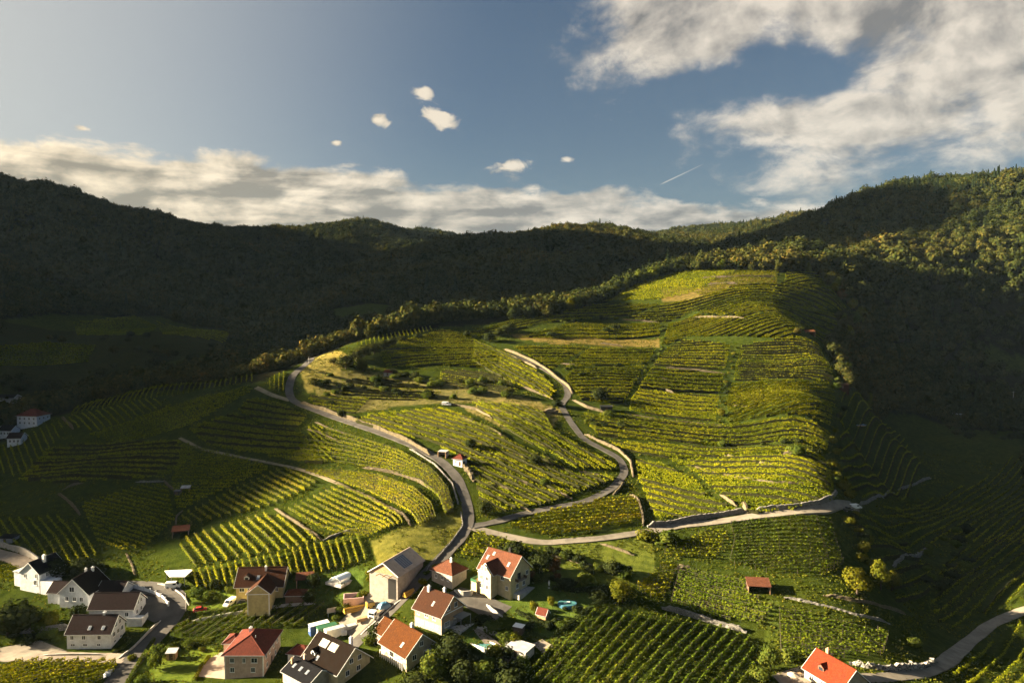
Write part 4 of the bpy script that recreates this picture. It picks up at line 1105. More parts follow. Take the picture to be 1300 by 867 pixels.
# ---- single trees and bushes one can point at
for a in [
 ('yellow', 790, 764, 7.5, 7.0, 'round yellow green tree at the top corner of the foreground vineyard'),
 ('yellow', 1088, 754, 8.5, 8.5, 'round sunlit tree, left of the bright pair on the shaded right slope'),
 ('yellow', 1118, 748, 6.5, 10.5, 'taller bright yellow tree, right of the pair on the shaded slope'),
 ('yellow', 1132, 750, 6.0, 7.5, 'lower lobe-shaped bright tree right of the taller yellow tree'),
 ('ybush', 822, 686, 8.0, 4.2, 'wide sunlit bush under the bend of the gravel road'),
 ('bush', 846, 690, 9.0, 4.6, 'wide green bush right beside the sunlit bush under the gravel road'),
 ('dark', 10, 806, 13, 10, 'big dark tree at the left edge below the white house'),
 ('dark', 34, 796, 9, 7, 'dark tree right of the big one at the left edge'),
 ('dark', 70, 734, 9, 7, 'black green tree behind the white modern house'),
 ('dark', 106, 728, 9.5, 6, 'dark spreading tree behind the brown roofed annex'),
 ('dbush', 124, 728, 7, 4, 'dark bush right of the spreading tree behind the annex'),
 ('ybush', 62, 794, 5.5, 4.5, 'yellow bush in front of the tan roofed white house'),
 ('dbush', 100, 783, 5, 4, 'dark purple-green bush between the two white houses at left'),
 ('bush', 50, 800, 5, 3, 'green bush at the top of the grey garden wall at left'),
 ('round', 197, 848, 5.0, 7, 'light green tree on the corner lawn beside the village road'),
 ('bush', 182, 868, 4, 2.5, 'low bush beside the corner lawn near the bottom edge'),
 ('bush', 266, 760, 4.5, 3, 'green shrub left of the clipped ball at the yellow house'),
 ('bush', 276, 763, 2.6, 2.4, 'clipped ball shrub on the lawn of the yellow house'),
 ('dbush', 274, 748, 3.6, 4, 'upright dark shrub behind the lawn of the yellow house'),
 ('bush', 252, 757, 6, 3, 'loose shrub at the left corner of the yellow house garden'),
 ('bush', 292, 752, 3.0, 2.2, 'small round shrub against the yellow house'),
 ('dark', 398, 746, 4.6, 5, 'dark round tree beside the tiled garden shed'),
 ('ybush', 434, 747, 3.0, 2.4, 'small yellow bush in front of the domed pool'),
 ('dark', 390, 765, 5, 4, 'dark bushy tree right of the rust roofed shed'),
 ('dark', 688, 726, 7, 6.5, 'dark broad tree right of the big cream villa'),
 ('dark', 654, 707, 7.5, 5.5, 'dark tree behind the roof of the cream villa'),
 ('russet', 703, 726, 5, 4.5, 'russet tree in the garden right of the villa'),
 ('bush', 743, 742, 5, 4, 'green bush in the garden above the swimming ring'),
 ('dark', 778, 730, 6, 5, 'dark tree above the round yellow tree'),
 ('bush', 795, 735, 5, 3.5, 'bush right of the dark tree above the round yellow tree'),
 ('dbush', 720, 745, 6, 3, 'dark low bush in the middle of the villa garden'),
 ('dbush', 760, 757, 7, 3, 'dark bush at the right end of the villa garden'),
 ('ybush', 628, 833, 5.0, 3.4, 'yellow green bush at the end of the small pool'),
 ('ybush', 655, 818, 3.6, 3.0, 'golden bush beside the paved pool path'),
 ('dbush', 645, 834, 4, 3, 'dark bush left of the grey roofed pool shed'),
 ('bush', 665, 845, 4, 2.6, 'green bush in front of the grey roofed pool shed'),
 ('dark', 576, 842, 9, 8, 'large dark tree in front of the peach coloured house'),
 ('round', 551, 862, 7, 7, 'green tree with lit top near the bottom edge, left of the middle'),
 ('dark', 590, 866, 7, 6, 'dark tree at the bottom edge below the small pool'),
 ('round', 614, 866, 6.5, 5.5, 'green lit tree at the bottom edge right of the dark one'),
 ('dark', 650, 880, 9, 6, 'dark tree at the bottom edge left of the foreground vineyard'),
 ('dark', 530, 884, 9, 6, 'dark tree at the bottom edge right of the solar roof house'),
 ('dark', 478, 812, 5, 5, 'dark round tree between the solar roof house and the orange roof'),
 ('bush', 468, 818, 4, 2.6, 'bush left of the dark round tree by the orange roof'),
 ('bush', 500, 822, 4, 2.2, 'low green bush under the eaves of the orange roofed house'),
 ('ybush', 678, 776, 2.6, 3.2, 'spindly yellow sapling on the villa lawn'),
 ('ybush', 700, 768, 2.2, 2.8, 'little golden sapling near the swimming ring'),
 ('bush', 626, 800, 6, 2.6, 'low hedge-like bush on the bank above the pool path'),
 ('bush', 640, 812, 6, 2.6, 'low bush halfway down the bank above the pool path'),
 ('dbush', 614, 790, 5, 2.4, 'dark low bush at the top of the pool bank'),
 ('round', 978, 850, 5.5, 6.5, 'light green tree left of the scarlet roofed house'),
 ('bush', 1004, 838, 5, 3, 'bush behind the scarlet roofed house terrace'),
 ('bush', 965, 862, 5, 3, 'bush at the right corner of the foreground vineyard'),
 ('ybush', 1077, 664, 5, 2.6, 'yellow bush just below the parked cars'),
 ('ybush', 1090, 676, 4, 2.4, 'second yellow bush down the slope from the parked cars'),
 ('ybush', 1095, 700, 4.5, 3.6, 'yellow bush higher up the slope from the bright tree pair'),
 ('ybush', 1094, 712, 4, 3, 'small yellow bush right above the bright tree pair'),
 ('bush', 1160, 820, 4, 2.4, 'lonely bush in the dark grass above the boulder wall'),
 ('edge', 439, 468, 11, 8.5, 'largest shrub of the row on the crest left of the vines'),
 ('edge', 452, 458, 10, 7.5, 'second shrub of the crest row from the largest one'),
 ('edge', 463, 453, 9, 7.5, 'third shrub of the crest row from the largest one'),
 ('edge', 475, 449, 9, 7, 'fourth shrub of the crest row from the largest one'),
 ('edge', 487, 444, 9, 7, 'fifth shrub of the crest row from the largest one'),
 ('edge', 497, 440, 8, 6, 'sixth shrub of the crest row from the largest one'),
 ('edge', 510, 434, 7, 4.5, 'low shrub at the far end of the crest row'),
 ('edge', 461, 471, 7, 6.5, 'shrub standing just in front of the crest row'),
 ('edge', 470, 430, 8, 10, 'tall tree rising behind the crest row'),
 ('edge', 424, 462, 6, 4, 'small shrub at the road end of the crest row'),
 ('edge', 400, 490, 7, 5, 'shrub above the junction, left of the scrub'),
 ('edge', 413, 491, 6.5, 4.5, 'shrub above the junction, right of its neighbour'),
 ('dark', 434, 530, 4.5, 4.5, 'dark bush standing on the wall of the lower hill road'),
 ('edge', 531, 430, 7, 4, 'low bush in the vines under the ridge'),
 ('dbush', 593, 428, 5, 5, 'dark bush at the top end of the terrace road'),
 ('dark', 622, 434, 9, 7, 'dark tree beside the top of the terrace road'),
 ('edge', 645, 424, 11, 8, 'broad tree right of the terrace road top'),
 ('edge', 633, 427, 9, 6, 'bushy tree between the dark one and the broad one'),
 ('dark', 762, 509, 9, 8, 'big dark bush beside the black shed on the hill'),
 ('bush', 772, 530, 6, 4, 'green bush below the black shed on the hill'),
 ('dbush', 708, 516, 6, 4, 'dark bush inside the road hairpin'),
 ('dark', 680, 590, 5, 5, 'dark bush in the vines left of the terrace road'),
 ('dark', 597, 570, 5, 5, 'dark bush above the small white house'),
 ('dark', 617, 654, 6, 6, 'dark tree at the lower end of the road bend vines'),
 ('bush', 692, 616, 4, 3, 'green bush in the middle of the terraced vines'),
 ('bush', 1011, 577, 8, 4.5, 'green bush next to the pale rock in the lower hill vines'),
 ('ybush', 916, 528, 4, 4, 'yellow bush at the foot of the hill stairs'),
 ('ybush', 1056, 562, 5, 3.5, 'yellow bush at the right end of the terraces, upper one'),
 ('ybush', 1056, 594, 6, 4, 'yellow bush at the right end of the terraces, middle one'),
 ('ybush', 1061, 608, 5, 3.5, 'yellow bush at the right end of the terraces, lower one'),
 ('ybush', 1070, 620, 6, 4, 'yellow bush above the end of the retaining wall'),
 ('ybush', 1078, 632, 5, 3.5, 'yellow bush directly above the parked cars'),
 ('edge', 1012, 424, 5, 4.5, 'bush left of the rust roofed hill hut'),
 ('dbush', 738, 478, 4, 3, 'dark bush on the path between the upper vine plots'),
 ('dbush', 700, 428, 9, 4, 'dark hedge clump left of the yellow plot'),
 ('dbush', 780, 418, 8, 4, 'dark clump right of the yellow plot'),
 ('dbush', 770, 422, 7, 3.5, 'dark clump below the yellow plot'),
 ]:
    plant(*a)
def scatter(kinds, px, n, w, h, where, group, seed):
    rng = np.random.RandomState(seed); P = hits(px); lo, hi = P.min(0), P.max(0); L = []
    while len(L) < n:
        q = lo + rng.rand(2) * (hi - lo)
        if inpoly(q[0:1], q[1:2], P)[0]: L.append(q)
    for q in sorted(L, key=lambda q: q[0] / q[1]):
        s = rng.uniform(.7, 1.25); kd = kinds[rng.randint(len(kinds))]
        tree(kd, q, w * s, h * s * rng.uniform(.8, 1.2), nth(LOOK[kd], where), group)
scatter(['bush', 'dbush', 'edge', 'bush'], [(480,472),(560,478),(640,490),(660,508),(600,512),(520,505),(470,500)], 34, 5.5, 3.4, 'in the scrub above the sunny terraces', 'scrub bushes above the sunny terraces', 1)
scatter(['dbush', 'bush'], [(405,478),(460,474),(470,500),(420,515),(395,500)], 9, 4.5, 2.8, 'on the dry bank above the road junction', 'scrub bushes above the road junction', 2)
scatter(['dark', 'edge', 'dbush'], [(0,470),(120,470),(250,450),(300,440),(290,455),(190,488),(80,512),(0,520)], 40, 8, 6.5, 'in the shaded valley at far left', 'trees in the shaded valley', 3)
scatter(['dark', 'edge'], [(60,425),(200,428),(280,440),(200,455),(60,440)], 14, 7, 5.5, 'between the far terraced fields', 'hedge trees of the far terraces', 4)
scatter(['dbush', 'bush', 'dark'], [(1150,690),(1230,670),(1250,720),(1190,770),(1150,760)], 18, 4.5, 3, 'in the hollow on the right slope', 'bushes in the right hollow', 5)
scatter(['dbush', 'dark', 'edge'], [(1180,540),(1300,530),(1300,560),(1230,580)], 16, 6, 4.5, 'on the valley floor at far right', 'bushes on the right valley floor', 6)
scatter(['dbush', 'bush'], [(740,530),(820,545),(1040,566),(1040,572),(820,552),(745,540)], 20, 3.4, 2.2, 'in the hedge band across the hill', 'hedge band across the main hill', 7)

def along(kinds, px, n, w, h, where, group, seed, jit=1.2):
    rng = np.random.RandomState(seed); Q = resample(hits(px), 1.0); L = [Q[rng.randint(len(Q))] + rng.randn(2) * jit for _ in range(n)]
    for q in sorted(L, key=lambda q: q[0] / q[1]):
        s = rng.uniform(.6, 1.3); kd = kinds[rng.randint(len(kinds))]
        tree(kd, q, w * s, h * s, nth(LOOK[kd], where), group)
along(['dbush', 'bush', 'dbush'], [(868,433),(845,442),(820,468),(800,505)], 16, 2.8, 1.8, 'on the long stair path left', 'bushes on the hill stairs', 50)
along(['dbush', 'bush', 'ybush'], [(932,440),(926,470),(920,500),(915,538)], 16, 2.8, 1.8, 'on the stair path in mid hill', 'bushes on the hill stairs', 51)
along(['dbush', 'bush'], [(745,443),(720,470)], 8, 2.6, 1.8, 'between the plots above the hairpin', 'bushes on the hill stairs', 52)
along(['dbush', 'bush'], [(820,462),(740,468)], 7, 2.4, 1.4, 'along the plot edge above the hairpin', 'bushes on the hill stairs', 53)
along(['dbush', 'dbush', 'bush'], [(880,401),(950,405),(1020,412),(1090,416)], 22, 3.2, 1.9, 'on the rocky band high on the hill', 'bushes on the rocky band', 54)
along(['dbush', 'bush'], [(700,411),(760,406),(795,405)], 14, 3.4, 2.2, 'on the hedge above the yellow plot', 'bushes round the yellow plot', 55)
along(['dbush', 'bush'], [(838,388),(795,404),(838,412),(842,438)], 14, 3.0, 2.0, 'on the path right of the yellow plot', 'bushes round the yellow plot', 56)
along(['dbush', 'bush'], [(990,344),(986,360),(983,378)], 7, 2.6, 1.8, 'on the top stair path', 'bushes on the hill stairs', 57)
along(['dbush', 'edge', 'ybush', 'bush'], [(1066,470),(1066,520),(1062,560),(1062,600),(1064,630)], 22, 3.6, 2.6, 'down the right edge of the terraces', 'bushes down the right edge of the terraces', 58)
along(['bush', 'dbush', 'ybush'], [(1085,655),(1095,690),(1110,720),(1120,740)], 14, 3.4, 2.4, 'down the slope below the parked cars', 'bushes below the parked cars', 59)
along(['dbush', 'bush', 'dark'], [(694,700),(720,712),(760,726),(800,728)], 16, 3.2, 2.4, 'across the terraced lawn', 'bushes of the terraced lawn', 60)
along(['dbush', 'bush', 'dark'], [(560,836),(590,846),(640,856),(668,866)], 14, 4.5, 3.6, 'in the dark gardens at the bottom middle', 'bushes of the bottom gardens', 61)
along(['dbush', 'bush'], [(668,790),(690,800),(712,792),(735,776)], 14, 2.8, 1.8, 'round the villa lawn', 'bushes round the villa lawn', 62)
along(['dbush', 'bush', 'russet'], [(640,748),(660,740),(684,735),(712,738)], 10, 2.8, 2.2, 'behind the villa lawn', 'bushes round the villa lawn', 63)
along(['bush', 'dbush'], [(0,800),(40,812),(80,812)], 10, 3.2, 2.2, 'in the garden below the grey wall', 'bushes of the left gardens', 64)
along(['bush', 'ybush'], [(165,838),(200,828),(235,822),(262,826)], 10, 2.4, 1.6, 'round the corner lawn', 'bushes of the corner lawn', 65)
along(['bush', 'dbush', 'ybush'], [(470,735),(460,752),(440,768),(425,790)], 12, 2.4, 1.6, 'on the bank left of the building site', 'bushes by the building site', 66)
along(['bush', 'ybush'], [(560,715),(540,738),(528,752)], 8, 2.2, 1.4, 'on the verge below the hill road', 'bushes on the hill road verge', 67)
along(['bush', 'dbush', 'ybush'], [(604,690),(640,702),(690,706)], 10, 2.4, 1.8, 'under the vine wedge by the villa', 'bushes under the vine wedge', 68)

along(['edge', 'edge', 'dark', 'round', 'edge'], [(648,407),(700,402),(745,389),(800,364),(840,351),(866,344)], 52, 8.0, 9.5, 'in the front row of the ridge belt', 'front row of the ridge belt', 70, 2.0)
along(['edge', 'round', 'dark', 'edge'], [(868,343),(920,341),(990,341),(1038,345)], 26, 7.0, 8.5, 'in the front row behind the hilltop', 'front row behind the hilltop', 71, 1.6)
along(['edge', 'round', 'edge', 'yellow'], [(1042,352),(1070,382),(1098,410),(1056,434),(1064,462),(1076,492)], 40, 8.0, 9.0, 'in the sunlit front row of the right-hand wood', 'front row of the right-hand wood', 72, 2.5)
along(['edge', 'bush', 'edge'], [(445,436),(480,426),(520,418),(560,413),(600,409)], 18, 6.0, 4.5, 'on the crest behind the topmost vines', 'bushes on the crest', 73, 1.5)

# ---- rough grass on banks and verges
def grass():
    rng = np.random.RandomState(17); N = 150000
    th = rng.uniform(R(-40), R(42), N); r = np.exp(rng.uniform(math.log(175), math.log(560), N)); x, y = r * np.sin(th), r * np.cos(th)
    m = open_land(x, y)
    m &= value_noise(x / 9, y / 9, 31) + value_noise(x / 3, y / 3, 32) * .7 > -.05
    for Q, wd in ROADS:
        d = np.full(len(x), 1e9)
        for q in Q[::2]: d = np.minimum(d, (x - q[0]) ** 2 + (y - q[1]) ** 2)
        m &= d > (wd / 2 + .35) ** 2
    for a in YARDS: m &= ~inpoly(x, y, a)
    x, y, r = x[m], y[m], r[m]; n = len(x)
    c = np.stack([x, y, H(x, y) + rng.uniform(.08, .28, n)], 1)
    v, f = leaf_quads(c, np.tile((0, -.3, .8), (n, 1)) + rng.randn(n, 3) * .4, rng.uniform(.25, .7, n) * (r / 260) ** .6, rng)
    o = link(bpy.data.objects.new('grass', mesh_np('grass', v, f, MAT['grass_blade']))); tag(o, 'rough grass on banks, verges and between the vine rows', 'grass', kind='stuff')
YARDS = [hits(p) for p in ([(0,820),(90,812),(90,842),(0,842)], [(176,748),(226,750),(232,785),(190,795),(174,786)], [(246,862),(262,836),(300,822),(340,835),(340,880),(246,880)], [(570,745),(655,765),(640,800),(560,770)], [(425,800),(462,752),(510,745),(505,770),(450,822)], [(360,790),(470,800),(480,880),(360,880)])]
grass()

# ------------------------------------------------------------------ buildings
def auto_uv(me):
    uv = me.uv_layers.new(name='UVMap'); up = Vector((0, 0, 1))
    for p in me.polygons:
        n = p.normal
        h = n.cross(up)
        h = Vector((1, 0, 0)) if h.length < 0.05 else h.normalized()
        v = n.cross(h) * -1.0
        for li in p.loop_indices:
            co = me.vertices[me.loops[li].vertex_index].co
            uv.data[li].uv = (co.dot(h), co.dot(v))
def part(mb, name, mats, parent, uv=False, bevel=0.0):
    o = mb.build(name, [MAT[m] for m in mats] if isinstance(mats, (list, tuple)) else MAT[mats], parent, bevel=bevel)
    if uv: auto_uv(o.data)
    return o
def place(anchor, L, Wd, yaw, at):
    p = hit(*anchor); c, s = math.cos(R(yaw)), math.sin(R(yaw)); lx, ly = at[0] * L, at[1] * Wd
    return p[0] - (c * lx - s * ly), p[1] - (s * lx + c * ly)
def footing(cx, cy, L, Wd, yaw):
    c, s = math.cos(R(yaw)), math.sin(R(yaw)); z = []
    for a in (-.5, .5):
        for b in (-.5, .5): z.append(Hs(cx + c * a * L - s * b * Wd, cy + s * a * L + c * b * Wd))
    return min(z), max(z), sum(z) / 4
def gable_roof(root, L, Wd, h, pitch, mat, over=.6, ox=0, oy=0, t=.22, name='roof', gover=None, turn=False, trim='trim_white'):
    """turn: ridge across the house instead of along it"""
    gover = over * .8 if gover is None else gover
    k = math.tan(R(pitch)); w2 = Wd / 2 + over; ze = h - over * k + .05; zr = h + Wd / 2 * k + .05
    prof = [(-w2, ze), (0, zr), (w2, ze), (w2, ze + t), (0, zr + t * 1.15), (-w2, ze + t)]
    x0, x1 = -L / 2 - gover, L / 2 + gover
    f = (lambda x, y, z: (ox + x, oy + y, z)) if not turn else (lambda x, y, z: (ox - y, oy + x, z))
    mb = MB(); mb.prism([f(x0, y, z) for y, z in prof], [f(x1, y, z) for y, z in prof])
    r = part(mb, name, mat, root, True)
    me = r.data
    bm = bmesh.new(); bm.from_mesh(me); bmesh.ops.recalc_face_normals(bm, faces=bm.faces[:]); bm.to_mesh(me); bm.free()
    me.uv_layers.remove(me.uv_layers[0]); auto_uv(me)
    # ridge caps and barge boards
    c = MB(); c.box(x0 - .01, x1 + .01, -.14, .14, zr + t * .95, zr + t * 1.15 + .10)
    c.v = [f(*q) for q in c.v]; part(c, 'ridge_cap', mat, r, True)
    for xe, d in ((x0, -.06), (x1, .06)):
        b = MB(); a0, a1 = min(xe, xe + d), max(xe, xe + d)
        pr = [(-w2, ze - .02), (0, zr - .02), (w2, ze - .02), (w2, ze + t + .03), (0, zr + t * 1.15 + .03), (-w2, ze + t + .03)]
        b.prism([f(a0, y, z) for y, z in pr], [f(a1, y, z) for y, z in pr]); part(b, 'barge_board', trim, r)
    for s in (-1, 1):
        g = MB(); g.box(x0, x1, s * w2 - .07 + s * .07, s * w2 + .07 + s * .07, ze - .03, ze + .12)
        g.v = [f(*q) for q in g.v]; part(g, 'gutter', 'trim_grey', r)
    return r
def gable_wall(root, L, Wd, h, pitch, mat, base, ox=0, oy=0, name='wall', turn=False):
    k = math.tan(R(pitch)); w = Wd / 2
    prof = [(-w, base), (w, base), (w, h), (0, h + w * k), (-w, h)]
    f = (lambda x, y, z: (ox + x, oy + y, z)) if not turn else (lambda x, y, z: (ox - y, oy + x, z))
    mb = MB(); mb.prism([f(-L / 2, y, z) for y, z in prof], [f(L / 2, y, z) for y, z in prof]); mb_o = part(mb, name, mat, root)
    bm = bmesh.new(); bm.from_mesh(mb_o.data); bmesh.ops.recalc_face_normals(bm, faces=bm.faces[:]); bm.to_mesh(mb_o.data); bm.free()
    return mb_o
def hip_roof(root, L, Wd, h, pitch, mat, over=.6, ox=0, oy=0, name='roof', t=.2, frac=1.0):
    k = math.tan(R(pitch)); a, b = L / 2 + over, Wd / 2 + over; ze = h - .05; m = min(a, b) * frac
    zr = ze + t + min(a, b) * k; ra = max(a - m, 0.02) if a >= b else .02; rb = 0.02 if a >= b else max(b - m, .02)
    E = [(-a, -b), (a, -b), (a, b), (-a, b)]
    mb = MB(); v0 = [(ox + x, oy + y, ze) for x, y in E]; v1 = [(ox + x, oy + y, ze + t) for x, y in E]
    if a >= b: top = [(ox - ra, oy, zr), (ox + ra, oy, zr)]; faces = [(4, 5, 9, 8), (5, 6, 9), (6, 7, 8, 9), (7, 4, 8)]
    else: top = [(ox, oy - rb, zr), (ox, oy + rb, zr)]; faces = [(4, 5, 8), (5, 6, 9, 8), (6, 7, 9), (7, 4, 8, 9)]
    mb.v = v0 + v1 + top; mb.f = [(3, 2, 1, 0), (0, 1, 5, 4), (1, 2, 6, 5), (2, 3, 7, 6), (3, 0, 4, 7)] + faces; mb.m = [0] * len(mb.f)
    r = part(mb, name, mat, root, True)
    c = MB(); T = [Vector(q) for q in top]; V = [Vector(q) for q in v1]
    pairs = [(V[0], T[0]), (V[3], T[0]), (V[1], T[1]), (V[2], T[1])] if a >= b else [(V[0], T[0]), (V[1], T[0]), (V[2], T[1]), (V[3], T[1])]
    for p, q in pairs + [(T[0], T[1])]: c.tube(p + Vector((0, 0, .03)), q + Vector((0, 0, .03)), .11, .11, 6)
    part(c, 'ridge_cap', mat, r, True)
    g = MB(); e = .08
    g.box(ox - a - .12, ox + a + .12, oy - b - .13, oy - b - .01, ze + .02, ze + t - .03); g.box(ox - a - .12, ox + a + .12, oy + b + .01, oy + b + .13, ze + .02, ze + t - .03)
    g.box(ox - a - .13, ox - a - .01, oy - b - .009, oy + b + .009, ze + .02, ze + t - .03); g.box(ox + a + .01, ox + a + .13, oy - b - .009, oy + b + .009, ze + .02, ze + t - .03)
    part(g, 'gutter', 'trim_grey', r)
    return r
def on_side(sd, L, Wd, ox=0, oy=0):
    """frame of a wall: origin at its middle, u to the right when one looks at it from outside, n outward"""
    return {'f': (Vector((ox, oy - Wd / 2, 0)), Vector((1, 0, 0)), Vector((0, -1, 0))), 'b': (Vector((ox, oy + Wd / 2, 0)), Vector((-1, 0, 0)), Vector((0, 1, 0))),
            'r': (Vector((ox + L / 2, oy, 0)), Vector((0, 1, 0)), Vector((1, 0, 0))), 'l': (Vector((ox - L / 2, oy, 0)), Vector((0, -1, 0)), Vector((-1, 0, 0)))}[sd]
def fbox(mb, F, u0, u1, z0, z1, n0, n1, mi=0):
    o, u, n = F; up = Vector((0, 0, 1)); P = lambda a, b, c: o + u * a + up * b + n * c
    mb.prism([P(u0, z0, n0), P(u1, z0, n0), P(u1, z1, n0), P(u0, z1, n0)], [P(u0, z0, n1), P(u1, z0, n1), P(u1, z1, n1), P(u0, z1, n1)], mi)
def window(root, F, u, z, w=1.1, h=1.3, frame='trim_white', bars=1, sill=True):
    w *= 1.15; h *= 1.12; mb = MB(); b = .10
    fbox(mb, F, u - w / 2, u + w / 2, z, z + b, -.05, .06); fbox(mb, F, u - w / 2, u + w / 2, z + h - b, z + h, -.05, .06)
    fbox(mb, F, u - w / 2, u - w / 2 + b, z + b, z + h - b, -.05, .06); fbox(mb, F, u + w / 2 - b, u + w / 2, z + b, z + h - b, -.05, .06)
    if bars: fbox(mb, F, u - .04, u + .04, z + b, z + h - b, -.05, .05)
    if sill: fbox(mb, F, u - w / 2 - .08, u + w / 2 + .08, z - .08, z - .004, -.05, .14)
    o = part(mb, 'window', frame, root)
    p = MB(); fbox(p, F, u - w / 2 + b, u + w / 2 - b, z + b, z + h - b, -.04, .02); part(p, 'pane', 'glass', o)
    return o
def door(root, F, u, z, w=1.1, h=2.1, mat='trim_brown', name='door'):
    mb = MB(); fbox(mb, F, u - w / 2, u + w / 2, z, z + h, -.05, .05); o = part(mb, name, mat, root)
    k = MB(); fbox(k, F, u + w * .32, u + w * .38, z + h * .45, z + h * .5, .05, .11); part(k, 'handle', 'metal_sheet', o)
    return o
def chimney(roof, x, y, z0, z1, w=.7, mat='white_wall'):
    mb = MB().box(x - w / 2, x + w / 2, y - w / 2, y + w / 2, z0, z1); mb.box(x - w / 2 - .08, x + w / 2 + .08, y - w / 2 - .08, y + w / 2 + .08, z1, z1 + .14); mb.box(x - w * .25, x + w * .25, y - w * .25, y + w * .25, z1 + .14, z1 + .5)
    return part(mb, 'chimney', mat, roof)
def on_slope(x, s, d, Wd, h, pitch, lift=0):
    """a point on the slope of side s (-1 front, 1 back), d metres down from the ridge along the ground"""
    k = math.tan(R(pitch)); return Vector((x, s * d, h + (Wd / 2 - d) * k + .05 + .25 + lift))
def slope_panel(roof, x, s, d, w, ln, Wd, h, pitch, mat, name, frame='trim_grey', t=.10, n=1, uv=False):
    k = R(pitch); a = on_slope(x, s, d, Wd, h, pitch); dn = Vector((0, s * math.cos(k), -math.sin(k))); up = Vector((0, s * math.sin(k), math.cos(k))); u = Vector((1, 0, 0))
    mb = MB(); P = lambda i, j, q: a + u * i + dn * j + up * q
    mb.prism([P(-w / 2, 0, -.1), P(w / 2, 0, -.1), P(w / 2, ln, -.1), P(-w / 2, ln, -.1)], [P(-w / 2, 0, t), P(w / 2, 0, t), P(w / 2, ln, t), P(-w / 2, ln, t)])
    o = part(mb, name, frame, roof)
    for q in range(n):
        x0 = -w / 2 + w * q / n + .06; x1 = -w / 2 + w * (q + 1) / n - .06
        m = MB(); m.prism([P(x0, .06, t - .02), P(x1, .06, t - .02), P(x1, ln - .06, t - .02), P(x0, ln - .06, t - .02)], [P(x0, .06, t + .02), P(x1, .06, t + .02), P(x1, ln - .06, t + .02), P(x0, ln - .06, t + .02)])
        p = part(m, 'panel' if n > 1 else 'pane', mat, roof if False else o, uv)
    return o
def dormer(roof, x, s, d, Wd, h, pitch, w=1.7, hh=1.4, wallm='white_wall', roofm='tile_brown'):
    p = on_slope(x, s, d, Wd, h, pitch, -.3); ln = 2.6
    mb = MB(); y0 = p.y; y1 = p.y - s * ln; a, b = min(y0, y1), max(y0, y1)
    mb.box(x - w / 2, x + w / 2, a, b, p.z - .2, p.z + hh); mb.prism([(x - w / 2, a, p.z + hh), (x + w / 2, a, p.z + hh), (x, a, p.z + hh + .7)], [(x - w / 2, b, p.z + hh), (x + w / 2, b, p.z + hh), (x, b, p.z + hh + .7)])
    o = part(mb, 'dormer', wallm, roof)
    e = .25; f0 = y0 + s * .25; a, b = min(f0, y1), max(f0, y1)
    r = MB(); pr = [(-w / 2 - e, hh - .1), (0, hh + .76), (w / 2 + e, hh - .1), (w / 2 + e, hh + .06), (0, hh + .92), (-w / 2 - e, hh + .06)]
    r.prism([(x + q, a, p.z + z) for q, z in pr], [(x + q, b, p.z + z) for q, z in pr]); part(r, 'dormer_roof', roofm, o, True)
    F = (Vector((x, y0, 0)), Vector((-s, 0, 0)), Vector((0, s, 0)))
    m = MB(); fbox(m, F, -w * .32, w * .32, p.z + .25, p.z + hh - .15, -.03, .05); part(m, 'dormer_window', 'glass', o)
    return o
def house(name, label, anchor, at, yaw, L, Wd, h, pitch, wallm, roofm, roof='gable', over=.6, cat='house', wins=None, plinth=None, group=None, sink=.0, trim='trim_white'):
    cx, cy = place(anchor, L, Wd, yaw, at); zl, zh, zm = footing(cx, cy, L, Wd, yaw); z0 = zm - sink
    root = empty(name, (cx, cy, z0), R(yaw)); base = zl - z0 - .6
    if roof == 'gable':
        gable_wall(root, L, Wd, h, pitch, wallm, base); rf = gable_roof(root, L, Wd, h, pitch, roofm, over, trim=trim)
    elif roof == 'hip':
        part(MB().box(-L / 2, L / 2, -Wd / 2, Wd / 2, base, h), 'wall', wallm, root); rf = hip_roof(root, L, Wd, h, pitch, roofm, over)
    if plinth: part(MB().box(-L / 2 - .05, L / 2 + .05, -Wd / 2 - .05, Wd / 2 + .05, base, plinth[0]), 'plinth', plinth[1], root)
    for sd, lst in (wins or {}).items():
        F = on_side(sd, L, Wd)
        for q in lst: window(root, F, *q)
    tag(root, label, cat, group)
    return root, rf, base
def winrow(n, width, z, w=1.1, h=1.3): return [(-width / 2 + width * (i + .5) / n, z, w, h) for i in range(n)]

# --- pink two-storey house
L, Wd, h, p = 15.0, 11.2, 6.0, 27
r, rf, b = house('pink_house', 'pink two-storey house with red hipped roof at the bottom', (310, 860), (-.5, 0), 90, L, Wd, h, p, 'pink_wall', 'tile_red', 'hip', .7,
    wins={'l': [(-3.4, .9), (2.6, .9), (-3.4, 3.7), (0, 3.7, .8, 1.3), (3.0, 3.7, 1.6, 1.3)], 'f': [(-5, 3.8), (-2, 3.8), (1.5, 3.8), (4.8, 3.8), (-4.5, .9), (3, .9)], 'b': winrow(4, 12, 3.7)})
door(r, on_side('f', L, Wd), -.5, .05, 1.3, 2.3)
m = MB()
for sd in 'lf':
    F = on_side(sd, L, Wd); e = (Wd if sd == 'l' else L) / 2
    fbox(m, F, -e, -e + .25, b, h - .1, -.02, .04); fbox(m, F, e - .25, e, b, h - .1, -.02, .04)
part(m, 'corner_trim', 'trim_white', r)
part(MB().box(1.5, 7.0, 5.605, 9.5, b, 5.0), 'side_wing', 'pink_wall', r); hip_roof(r, 5.5, 4.4, 5.0, 27, 'tile_red', .5, 4.25, 7.2, 'wing_roof')
chimney(rf, 2.0, 1.4, 6.5, 9.6, .8, 'white_wall'); part(MB().tube((-2, -1.5, 7.2), (-2, -1.5, 9.2), .10, .10), 'roof_vent', 'trim_white', rf)

